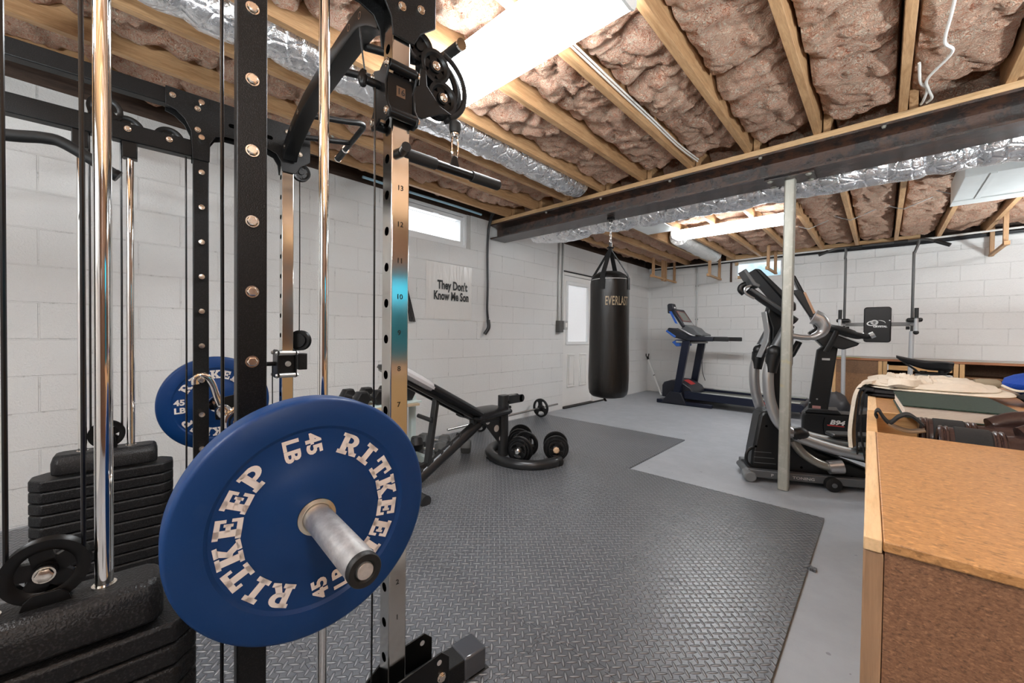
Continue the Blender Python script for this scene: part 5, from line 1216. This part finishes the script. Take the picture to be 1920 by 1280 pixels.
cr_ = part('crank', mb_().bar((.42,-.03,.20),(.50,-.03,.09),.02,.03), M_midgrey, bk); m = mb_(); m.box((.44,-.14,.065),(.56,-.04,.095)); part('pedal', m, M_shell, cr_, bev=.005); part('toe_strap', mb_().tube(smoothpath([(.44,-.09,.09),(.45,-.09,.15),(.52,-.09,.165),(.565,-.09,.11)],5),.008,8,flat=2), M_midgrey, cr_)
for x in (.02,.86): part('floor_bar', mb_().tube([(x,-.16,.032),(x,.42,.032)],.030,14), M_midgrey, bk)

# ------------------------------------------------------------------ power tower
M_tgrey = simple('tower_silver', (.50,.51,.52), .35, .4); M_tdark = simple('tower_dark', (.07,.07,.07), .35, .5)
pt = thing('power_tower', 'tall pull-up and dip station with a black back pad marked Crystal', 'exercise tower', (-.07, 6.58, 0))
ty = 7.02
FT = Matrix.Translation((0, 6.70-7.02*.958, 1.045*.042)) @ Matrix.Diagonal((.958,.958,.958,1))
def MT(): return MB(FT)
for x, s in ((-.385,-1),(.262,1)):
    part('lower_post', MT().tube([(x-s*.008,ty,-.01),(x,ty,1.15)],.024,16), M_tgrey, pt)
    part('upper_post', MT().tube(smoothpath([(x,ty,1.10),(x,ty,2.04),(x+s*.006,ty,2.12),(x+s*(.035 if s>0 else .0),ty,2.22),(x+s*.04*(1 if s>0 else .2),ty,2.27)],6),.014,14), M_tdark, pt)
    part('base_foot', MB().tube([(x*.958,6.25,.028),(x*.958,6.82,.028)],.026,14), M_tgrey, pt)
    a = part('dip_arm', MT().tube(smoothpath([(x,ty-.02,1.235),(x,ty-.22,1.235),(x+s*.02,ty-.40,1.235)],4),.019,12), M_tgrey, pt)
    part('arm_pad', MT().box((x-.060,ty-.38,1.255),(x+.075,ty-.10,1.302)), M_vin, a, bev=.015)
    part('grip', MT().cyl((x+s*.02,ty-.40,1.29),(x+s*.02,ty-.40,1.415),.019,14), M_rub, a)
    part('grip_post', MT().cyl((x+s*.02,ty-.40,1.14),(x+s*.02,ty-.40,1.30),.019,14), M_tgrey, a)
    part('end_cap', MT().ball((x+s*.02,ty-.40,1.130),.026,14), M_rub, a)
    part('knob', MT().cyl((x-s*.055,ty-.03,1.19),(x-s*.02,ty-.03,1.19),.020,12), M_rub, a)
part('base_crossbar', MB().tube([(-.37,6.80,.05),(.25,6.80,.05)],.022,14), M_tgrey, pt)
part('pad_bar', MT().box((-.37,ty-.02,1.215),(.25,ty+.02,1.262)), simple('bar_grey', (.22,.22,.22), .35, .6), pt, bev=.004)
bpd = part('back_pad', MT().prism(rrect(.262,.452,.032,5), (-.055,ty-.03,1.232),(1,0,0),(0,0,1),(0,-.055,0)), M_vin, pt, 'black back pad with a white logo', bev=.010)
py = ty-.0855; M_logo = simple('white_print', (.78,.78,.77), .5)
m = MT(); text(m, 'CRYSTAL', (-.028,py,1.198), (1,0,0), (0,0,1), .030, .001, .0018, 1.05)
gc = (-.082, 1.262)
def ell(mb, cx, cz, rx, rz, wd, a0=0, a1=360, tilt=0, n=40, taper=None):
    for i in range(n):
        a, b = R(a0+(a1-a0)*i/n), R(a0+(a1-a0)*(i+1)/n)
        wa = wd*(taper(i/n) if taper else 1); wb = wd*(taper((i+1)/n) if taper else 1); Q = []
        for an, k in ((a,1),(a,-1),(b,-1),(b,1)):
            ww = (wa if an == a else wb)*k/2; x, z = (rx+ww)*math.cos(an), (rz+ww)*math.sin(an); c_, s_ = math.cos(R(tilt)), math.sin(R(tilt))
            Q.append((cx+x*c_-z*s_, py-.001, cz+x*s_+z*c_))
        mb.add(Q, [(0,1,2,3)])
ell(m, gc[0], gc[1], .034, .028, .006)
for k in (-.018, 0, .018): ell(m, gc[0]+k*.2, gc[1], max(.004, .030-abs(k)*.3) if k else .016, .026, .003); 
for k in (-.014,0,.014): m.box((gc[0]-.03,py-.0012,gc[1]+k-.0014),(gc[0]+.03,py-.0008,gc[1]+k+.0014))
ell(m, gc[0]-.006, gc[1]-.010, .062, .030, .012, 60, 300, 8, 40, lambda t: .25+.9*math.sin(math.pi*t))
ell(m, gc[0]+.05, gc[1]-.002, .052, .026, .006, -5, 110, -8, 24, lambda t: .3+.9*math.sin(math.pi*t))
ell(m, .060, 1.285, .005, .003, .006)
part('logo', m, M_logo, bpd, recalc=False, smooth=False)
tbz = 2.275
part('pull_up_bar', MT().tube(smoothpath([(-.665,ty-.05,2.205),(-.60,ty-.03,2.235),(-.49,ty,2.268),(-.40,ty,2.272),(.26,ty,2.272),(.36,ty-.0,2.270),(.44,ty-.02,2.235),(.555,ty-.05,2.165)],6),.0145,14), M_tdark, pt)
for p, q in (((-.672,ty-.052,2.202),(-.575,ty-.022,2.245)),((-.335,ty-.02,2.255),(-.22,ty-.02,2.265)),((.08,ty,2.272),(.205,ty,2.272)),((.435,ty-.019,2.238),(.560,ty-.051,2.163))): part('grip', MT().tube([p,q],.022,14), M_rub, pt)


# ------------------------------------------------------------------ workbench along the end wall
def chip(name, a, b, sc=1.0, rough=.5, streak=True):
    t = NT(name); p = t.coord(); v = t.map(p,(60*sc,120*sc,120*sc),(0,.5,.5)); n = t.noise(v, 2.6, 4, .75, .5); big = t.noise(p, 7, 4, .7); f = t.noise(p, 190*sc, 2)
    c = t.mix(t.ramp(n,[(.38,(0,0,0)),(.62,(1,1,1))]), a, b); c = t.mix(t.math('MULTIPLY', big, .35), c, tuple(k*.72 for k in a))
    dk = t.ramp(t.noise(t.map(p,(95*sc,150*sc,150*sc),(.4,.3,.5)), 1.6, 3, .6), [(.56,(0,0,0)),(.66,(1,1,1))]); c = t.mix(t.math('MULTIPLY', dk, .55), c, tuple(k*.30 for k in a))
    lt = t.ramp(t.noise(t.map(p,(80*sc,160*sc,160*sc),(.2,.6,.4),(3,1,2)), 1.7, 3, .6), [(.57,(0,0,0)),(.67,(1,1,1))]); c = t.mix(t.math('MULTIPLY', lt, .45), c, tuple(min(1,k*1.6) for k in b))
    if streak:
        sk = t.ramp(t.noise(t.map(p,(7,60,40),(0,0,-.25)), 2.2, 5, .75), [(.60,(0,0,0)),(.66,(1,1,1))]); c = t.mix(t.math('MULTIPLY', sk, .6), c, tuple(k*.2 for k in a))
    t.base(c); t.set(Roughness=rough); t.bump(t.math('ADD', n, f), .15, .002); return t.m
M_hard = chip('brown_hardboard', (.20,.095,.042), (.30,.155,.07), .6)
M_tan = wood('tan_board', (.50,.27,.10), (.66,.40,.18), 'X', .8, .5, False)
M_tanz = wood('tan_stile', (.48,.27,.11), (.64,.40,.19), 'Z', .8, .5, False)
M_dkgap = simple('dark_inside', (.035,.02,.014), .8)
M_edge = wood('reddish_edge', (.30,.11,.045), (.46,.20,.09), 'X', 1, .5, False)
wt = thing('worktop', 'thin grey-topped worktop running over the cabinets at the end wall', 'worktop', (.9, 7.13, .78))
part('board', MB().box((-.50,6.862,.772),(2.65,7.405,.800)), M_edge, wt, bev=.002)
part('surface', MB().box((-.502,6.858,.8003),(2.65,7.405,.808)), simple('grey_top', (.42,.39,.35), .5, var=.12), wt)
part('paint_marks', MB().box((-.50,6.855,.803),(-.20,6.8575,.808)), simple('yellow_marks', (.45,.40,.08), .6, var=.5), wt)
def wcab(x0, x1, label):
    t = thing('base_cabinet', label, 'cabinet', ((x0+x1)/2, 7.13, 0), 0, 'cabinets under the worktop')
    part('body', MB().box((x0+.003,6.90,.0),(x0+.020,7.40,.770)).box((x1-.020,6.90,0),(x1-.003,7.40,.770)).box((x0+.02,7.385,0),(x1-.02,7.40,.77)).box((x0+.02,6.90,.06),(x1-.02,7.385,.08)), M_hard, t)
    for a, b in ((x0+.001,x0+.040),(x1-.040,x1-.001)): part('stile', MB().box((a,6.868,.0),(b,6.90,.770)), M_tanz, t, bev=.002)
    return t
c1 = wcab(-.49, .005, 'workbench cabinet with a plain brown hardboard front at the mast of the bike')
part('front_panel', MB().box((-.45,6.878,.09),(-.035,6.897,.768)), M_hard, c1); part('front_panel', MB().box((-.452,6.872,.60),(-.034,6.880,.768)), chip('hardboard_dark', (.15,.075,.036), (.23,.12,.06), .6), c1)
c2 = wcab(.008, .650, 'workbench cabinet with a drawer hanging open under a dark gap, behind the bike saddle')
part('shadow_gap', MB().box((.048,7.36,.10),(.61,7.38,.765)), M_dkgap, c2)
dr_ = part('drawer', MB().box((.060,6.872,.665),(.600,6.890,.722)).box((.06,6.89,.665),(.072,7.3,.715)).box((.588,6.89,.665),(.60,7.3,.715)).box((.072,6.89,.665),(.588,7.3,.672)), M_tan, c2, bev=.002); part('drawer_end', MB().box((.050,6.868,.66),(.0585,6.89,.735)), M_vinyl, dr_)
part('drawer', MB().box((.052,6.872,.46),(.606,6.890,.625)), M_tan, c2, bev=.002)
c3 = wcab(.655, 1.215, 'open-fronted workbench cabinet with inner shelf ledges at the far right of the bench')
for z in (.60,.50): part('shelf', MB().box((.68,6.92,z),(1.19,7.38,z+.018)), M_hard, c3)
c4 = wcab(1.22, 1.90, 'open workbench cabinet under the worktop beyond the edge of the picture')
# ------------------------------------------------------------------ black bag pile on the floor by the tower
def lump(mb, c, rx, ry, rz, seed, n=26, amp=.22, fr=3.2):
    b = len(mb.v); mb.ball(c, 1, n, (rx,ry,rz)); c = Vector(c)
    for i in range(b, len(mb.v)):
        v = mb.v[i]; d = v-c; q = Vector((d.x/rx,d.y/ry,d.z/rz)); k = 1+amp*noise.noise(q*fr*.6+Vector((seed,0,0)))+amp*.5*(1-abs(noise.noise(q*fr*1.7+Vector((0,seed,0))))*2)*.6
        p = c+d*k; p.z = max(p.z, .004); mb.v[i] = p
    return mb
M_nylon = simple('black_nylon', (.018,.018,.021), .5, 0, 60, .3, .2)
gb = solo('duffel_bag', lump(MB(), (-.42,5.95,.21), .17, .15, .20, 3), M_nylon, 'crumpled black gym bag on the floor between the bike mast and the cabinets', 'bag')
solo('jacket', lump(lump(MB(), (.02,6.0,.30), .20, .14, .29, 8), (-.10,5.98,.16), .14, .13, .15, 11), M_nylon, 'heap of black clothing on the floor behind the white uniform', 'clothing')
# ------------------------------------------------------------------ tan particleboard cabinet in the near corner
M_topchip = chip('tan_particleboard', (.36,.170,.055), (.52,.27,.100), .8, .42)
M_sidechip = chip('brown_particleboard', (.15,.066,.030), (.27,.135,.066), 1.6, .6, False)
M_pale = wood('pale_edge_strip', (.62,.40,.20), (.74,.52,.30), 'Y', 1, .5, False)
M_stile = wood('brown_stile', (.22,.125,.065), (.34,.20,.11), 'Z', 1, .5, False)
CA = R(1.0); FC = Matrix.Translation((-.0105, .553, 0)) @ Matrix.Rotation(CA, 4, 'Z')
def mc(): return MB(FC)
W, ZC = 1.15, .840
cb = thing('particleboard_cabinet', 'tan particleboard cabinet with an open bay across its top, close to the viewer', 'cabinet', (-.0105,.553,0), CA)
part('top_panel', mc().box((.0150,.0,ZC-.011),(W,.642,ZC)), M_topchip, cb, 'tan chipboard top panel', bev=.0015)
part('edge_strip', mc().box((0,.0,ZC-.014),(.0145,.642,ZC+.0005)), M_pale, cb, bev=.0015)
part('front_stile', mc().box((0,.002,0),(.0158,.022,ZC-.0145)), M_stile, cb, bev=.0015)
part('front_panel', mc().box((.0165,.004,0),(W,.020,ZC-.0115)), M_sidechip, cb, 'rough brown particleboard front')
part('side_panel', mc().box((.001,.024,0),(.017,2.20,ZC-.020)), M_tanz, cb)
part('side_panel', mc().box((W-.017,.027,0),(W-.001,2.20,ZC-.020)), M_tanz, cb)
part('side_frame', mc().box((-.001,.6425,ZC-.10),(.018,.980,ZC)), M_tan, cb, bev=.0015)
part('bay_wall', mc().box((.018,.626,.60),(W-.02,.641,ZC-.0185)), M_tan, cb)
part('bay_floor', mc().box((.018,.643,.700),(W-.02,.978,.715)), M_tan, cb)
part('rear_rail', mc().box((.0,.980,.60),(W,.998,ZC)), M_tan, cb, bev=.0015)
part('rear_top', mc().box((0,.9985,ZC-.018),(W,2.20,ZC-.0005)), M_topchip, cb, bev=.0015)
part('rear_edge', mc().box((-.0005,.9985,ZC-.02),(.020,2.20,ZC+.0006)), M_pale, cb)

# ------------------------------------------------------------------ green book
BKA = R(2.0); FBK = Matrix.Translation((.139,1.655,ZC+.0015)) @ Matrix.Rotation(BKA,4,'Z')
def mbk(): return MB(FBK)
def book_mat():
    t = NT('green_cloth_cover'); p = t.coord(); n = t.noise(t.map(p,(60,220,60),(0,0,.9)), 2, 4, .8); t.base(t.mix(t.ramp(n,[(.4,(0,0,0)),(.66,(1,1,1))]), (.004,.015,.010), (.04,.07,.05))); t.set(Roughness=.55); t.b.inputs['Specular IOR Level'].default_value = .2; t.bump(n, .35, .001); return t.m
M_gbook = book_mat(); M_page = simple('page_edges', (.72,.62,.52), .7)
gbk = thing('large_book', 'large dark green hardcover book lying across the cabinet top', 'book', (.139,1.655,ZC+.0015), BKA)
w2, d2_ = .1035, .187
part('cover', mbk().box((-w2,-d2_,0),(w2,d2_,.0030)), M_gbook, gbk, bev=.001); part('cover', mbk().box((-w2,-d2_,.0290),(w2,d2_,.0322)), M_gbook, gbk, bev=.001)
part('spine', mbk().box((w2-.003,-d2_,.003),(w2,d2_,.029)), M_gbook, gbk)
m = mbk()
for i in range(6): m.box((-w2+.004+.0006*(i%2),-d2_+.004+.0004*(i%3),.0031+i*.0043),(w2-.0032,d2_-.004,.0031+(i+1)*.0043-.0003))
part('pages', m, M_page, gbk)

# ------------------------------------------------------------------ boxing gloves
def leather():
    t = NT('dark_brown_leather'); p = t.coord(); n = t.noise(p, 18, 4, .7); t.base(t.mix(n, (.018,.009,.008), (.050,.026,.022))); t.set(Roughness=.26); t.bump(t.math('ADD', t.noise(p, 30, 3), t.math('MULTIPLY', t.noise(p, 240, 2), .15)), .25, .006); return t.m
M_leather = leather(); M_velcro = simple('black_velcro', (.010,.010,.010), .9, 0, 500, .8); M_lining = simple('tan_lining', (.20,.12,.06), .6)
def glove(x0, y, z, L, r, label, cuff=.085, up=1):
    t = thing('boxing_glove', label, 'boxing glove', (x0, y, .716), 0, 'boxing gloves in the cabinet bay')
    def sect(a, b):
        xx = x0+cuff+(L-cuff)*a; rr = r*(.80+.28*math.sin(min(1,a*1.15)*math.pi*.62))*(1-max(0,(a-.72)/.28)**2.6*.98)
        an = 2*math.pi*b; wr = .004*math.sin(26*a+1.5*math.sin(an))*max(0,math.sin(an))*(a > .35)*(a < .9)
        return (xx, y+rr*1.02*math.cos(an), z+(rr*.92+wr)*math.sin(an)-.004*a)
    m = MB(); m.grid(34, 29, sect); m.f.append(tuple(range(28,-1,-1))); part('hand', m, M_leather, t)
    part('cuff', MB().lathe((x0,y,z-.002),(1,0,0),[(r*.60,.002),(r*.82,0),(r*.88,.006),(r*.88,cuff),(r*.84,cuff+.01),(r*.5,cuff+.01)],30), M_leather, t)
    part('velcro_strap', MB().lathe((x0+.022,y,z-.002),(1,0,0),[(r*.86,0),(r*.93,.002),(r*.93,cuff-.034),(r*.86,cuff-.030)],30), M_velcro, t)
    for dx in (.004,.012,cuff-.004,cuff+.004): part('binding', MB().lathe((x0+dx,y,z-.002),(1,0,0),[(r*.86,-.004),(r*.92,-.001),(r*.92,.002),(r*.86,.005)],28), M_leather, t)
    m = MB(); m.tube(smoothpath([(x0+cuff+.03,y+up*r*.15,z+r*.80),(x0+cuff+.07,y+up*r*.35,z+r*1.05),(x0+cuff+.12,y+up*r*.40,z+r*1.02),(x0+cuff+.165,y+up*r*.30,z+r*.80)],5),[r*.30]+[r*.30+.001*i for i in range(9)]+[r*.42-.0012*i for i in range(6)],14); part('thumb', m, M_leather, t)
    return t
g1 = glove(.092, 1.272, .806, .262, .060, 'dark brown boxing glove in the cabinet bay, the one nearer the tan top panel')
g2 = glove(.070, 1.415, .800, .275, .060, 'dark brown boxing glove in the cabinet bay, the one tucked under the green book')
def ribbon(mb, pts, wv, th, k=6):
    pts = smoothpath(pts, k); wv = Vector(wv); n = len(pts); b = len(mb.v)
    for i, p in enumerate(pts):
        tq = (pts[min(i+1,n-1)]-pts[max(i-1,0)]).normalized(); nr = tq.cross(wv.normalized())*th/2
        mb.v += [p-wv/2-nr, p+wv/2-nr, p+wv/2+nr, p-wv/2+nr]
    for i in range(n-1):
        for j in range(4): mb.f.append((b+i*4+j, b+i*4+(j+1)%4, b+(i+1)*4+(j+1)%4, b+(i+1)*4+j))
    mb.f += [(b,b+1,b+2,b+3), (b+(n-1)*4+3,b+(n-1)*4+2,b+(n-1)*4+1,b+(n-1)*4)]; return mb
part('loose_strap', ribbon(MB(), [(.075,1.37,.842),(.052,1.37,.862),(.034,1.37,.856),(.018,1.37,.838),(.006,1.37,.848),(-.004,1.37,.866),(-.010,1.37,.858),(-.006,1.37,.848)], (0,.055,0), .004), M_velcro, g2)
part('strap_lining', ribbon(MB(), [(.078,1.355,.832),(.055,1.35,.826),(.034,1.35,.829),(.014,1.352,.838)], (0,.05,0), .003), M_lining, g2)
part('loose_strap', ribbon(MB(), [(.095,1.285,.770),(.070,1.285,.775),(.045,1.29,.790)], (0,.06,0), .004), M_velcro, g1)

# ------------------------------------------------------------------ folded uniform, belts and cloths
def cloth_mat(name, col, rough=.85):
    t = NT(name); p = t.coord(); n = t.noise(p, 10, 4, .7); t.base(t.mix(n, tuple(c*.86 for c in col), tuple(min(1,c*1.06) for c in col))); t.set(Roughness=rough); t.b.inputs['Specular IOR Level'].default_value = .2
    t.bump(t.math('ADD', t.noise(t.map(p,(5,18,9),(0,0,.5)), 3, 4, .7), t.math('MULTIPLY', t.noise(p, 260, 2), .18)), .5, .012); return t.m
M_gi = cloth_mat('cream_cotton', (.74,.67,.56)); M_dark = cloth_mat('black_cotton', (.016,.016,.018)); M_bluec = cloth_mat('blue_cotton', (.01,.07,.45), .6)
def slabcloth(mb, x0, x1, y0, y1, z0, th, seed, amp=.008):
    cx, cy, rx, ry = (x0+x1)/2, (y0+y1)/2, (x1-x0)/2, (y1-y0)/2; N = 72; M = 9; b = len(mb.v)
    for i in range(M):
        f = i/(M-1); ang = -math.pi/2+math.pi*f; ins = math.cos(ang); zz = z0+th*(.5+.5*math.sin(ang))
        for k in range(N):
            a = 2*math.pi*k/N; c, s = math.cos(a), math.sin(a); e = .42
            px = rx*math.copysign(abs(c)**e, c); py = ry*math.copysign(abs(s)**e, s); q = Vector((px*9, py*7, seed))
            k2 = 1+.10*noise.noise(q*.7)+.03*noise.noise(q*2.1); sh = .012*(1-ins)
            mb.v.append(Vector((cx+px*k2*(1-sh/rx*2.2), cy+py*k2*(1-sh/ry*1.5), zz+(amp*noise.noise(q) if f > .5 else amp*.15*noise.noise(q)))))
    for i in range(M-1):
        for k in range(N): mb.f.append((b+i*N+k, b+i*N+(k+1)%N, b+(i+1)*N+(k+1)%N, b+(i+1)*N+k))
    # caps as fans with a raised, rumpled middle
    R_ = 14
    last = b+(M-1)*N; ring = [mb.v[last+k].copy() for k in range(N)]; cpt = Vector((cx,cy,z0+th)); prev = last
    for r in range(1, R_+1):
        f = 1-r/R_
        nb = len(mb.v)
        for k in range(N):
            p = cpt.lerp(ring[k], f); p.z = ring[k].z*f+(z0+th)*(1-f)+amp*1.2*noise.noise(Vector((p.x*13,p.y*10,seed+2)))+amp*1.3*max(0,1-abs(noise.noise(Vector((p.x*7+p.y*5,p.y*6-p.x*3,seed+5)))*3.2))**2*(f<.98)+.003*(1-f); mb.v.append(p)
        for k in range(N): mb.f.append((prev+k, prev+(k+1)%N, nb+(k+1)%N, nb+k))
        prev = nb
    mb.f.append(tuple(prev+k for k in range(N))); mb.f.append(tuple(b+k for k in range(N-1,-1,-1))); return mb
zc = ZC+.0015
solo('folded_trousers', slabcloth(slabcloth(MB(), -.055,.26,1.90,2.42,zc,.010,3,.001), -.050,.24,1.91,2.40,zc+.010,.008,5,.002), M_dark, 'folded black garment lying under the cream uniform', 'clothing')
gi = thing('karate_uniform', 'cream cotton martial arts uniform folded on the cabinet behind the green book', 'clothing', (.12,2.25,zc+.03))
m = slabcloth(MB(), -.048,.320,1.955,2.62,zc+.021,.010,21,.004); slabcloth(m, -.045,.300,1.965,2.55,zc+.030,.010,33,.010); slabcloth(m, -.015,.17,1.99,2.45,zc+.037,.009,47,.012); part('jacket', m, M_gi, gi)
m = ribbon(MB(), [(-.02,2.05,zc+.042),(-.048,2.03,zc+.034),(-.064,2.01,zc+.0),(-.072,2.0,.78),(-.077,1.99,.70),(-.073,1.99,.64)], (.012,.085,0), .012); part('sleeve', m, M_gi, gi)
part('collar', ribbon(MB(), [(.02,1.965,zc+.044),(.045,1.955,zc+.052),(.075,1.965,zc+.048),(.10,2.02,zc+.050)], (0,.03,.02), .012), M_gi, gi)
part('label', MB().box((.050,2.16,zc+.050),(.074,2.195,zc+.0535)), M_ink, gi)
part('rolled_end', MB().lathe((.285,2.25,zc+.046),(1,.2,0),[(0,-.035),(.014,-.035),(.018,-.02),(.018,.02),(.012,.03),(0,.03)],16), simple('khaki_roll', (.28,.24,.17), .8), gi)
m = MB()
for y, z1, o in ((1.955,.62,0),(1.925,.60,.012),(1.99,.66,-.012)): ribbon(m, [(-.02,y,zc+.019),(-.054+o,y,zc+.016),(-.060+o,y,zc-.03),(-.064+o,y,.72),(-.060+o*2,y,z1)], (0,.030,0), .005)
solo('black_belt', m, M_dark, 'black belt ends hanging down the side of the cabinet beside the cream sleeve', 'belt')
solo('blue_cloth', lump(MB(), (.47,2.42,zc+.038), .125, .16, .046, 5, 22, .18), M_bluec, 'bright blue cloth at the far end of the cabinet, beside the uniform', 'clothing')
solo('hand_wraps', lump(lump(MB(), (.385,2.02,zc+.022), .065, .11, .020, 15, 20, .15), (.43,1.88,zc+.020), .06, .09, .018, 6, 20, .2), M_dark, 'small black cloth heap on the cabinet to the side of the green book', 'clothing')
solo('cotton_drawstring', MB().tube(smoothpath([(.30,2.12,zc+.052),(.325,2.08,zc+.040),(.355,2.03,zc+.046),(.39,1.97,zc+.046),(.42,1.90,zc+.042),(.44,1.84,zc+.030)],6),.004,8), M_gi, 'thin cream drawstring trailing over the black cloth heap', 'string')

# ------------------------------------------------------------------ camera, sky, view
cam = bpy.data.cameras.new('camera'); co = bpy.data.objects.new('camera', cam); C.objects.link(co)
cam.sensor_width = 36; cam.lens = 746.7*36/1920; cam.clip_start = .02
up = Vector((.01211,.99979,.0166)).normalized(); yd = Vector((695, 4, -746.7)); yd = (yd-up*yd.dot(up)).normalized(); xd = yd.cross(up)
M3 = Matrix((xd, yd, up))            # world <- camera
co.matrix_world = Matrix.Translation((0,0,1.045)) @ M3.to_4x4()
bpy.context.scene.camera = co
wd = bpy.data.worlds.new('world'); bpy.context.scene.world = wd; wd.use_nodes = True; nt = wd.node_tree; bg = nt.nodes['Background']
tc = nt.nodes.new('ShaderNodeTexCoord'); nz = nt.nodes.new('ShaderNodeTexNoise'); nz.inputs['Scale'].default_value = 16; nz.inputs['Detail'].default_value = 6
rp = nt.nodes.new('ShaderNodeValToRGB'); e = rp.color_ramp.elements; e[0].position = .42; e[0].color = (.14,.36,.46,1); e[1].position = .58; e[1].color = (.85,.95,1.0,1)
sx = nt.nodes.new('ShaderNodeSeparateXYZ'); r2 = nt.nodes.new('ShaderNodeValToRGB'); q = r2.color_ramp.elements; q[0].position = .15; q[0].color = (1,1,1,1); q[1].position = .45; q[1].color = (0,0,0,1)
mx = nt.nodes.new('ShaderNodeMix'); mx.data_type = 'RGBA'; mx.inputs[7].default_value = (2.2,2.25,2.3,1); ad = nt.nodes.new('ShaderNodeMath'); ad.operation = 'MULTIPLY_ADD'; ad.inputs[1].default_value = .5; ad.inputs[2].default_value = .5
nt.links.new(tc.outputs['Generated'], sx.inputs[0]); nt.links.new(sx.outputs[0], ad.inputs[0]); nt.links.new(ad.outputs[0], r2.inputs[0]); nt.links.new(r2.outputs[0], mx.inputs[0])
nt.links.new(tc.outputs['Generated'], nz.inputs['Vector']); nt.links.new(nz.outputs['Fac'], rp.inputs[0]); nt.links.new(rp.outputs[0], mx.inputs[6]); nt.links.new(mx.outputs[2], bg.inputs['Color']); bg.inputs['Strength'].default_value = SKY
sc = bpy.context.scene
sc.view_settings.view_transform = 'Standard'; sc.view_settings.look = 'None'; sc.view_settings.gamma = 1; sc.view_settings.use_curve_mapping = False; sc.view_settings.exposure = EXPO
sc.cycles.max_bounces = 8; sc.cycles.diffuse_bounces = 5; sc.cycles.glossy_bounces = 5; sc.cycles.transmission_bounces = 6; sc.cycles.sample_clamp_indirect = 6; sc.cycles.use_denoising = True
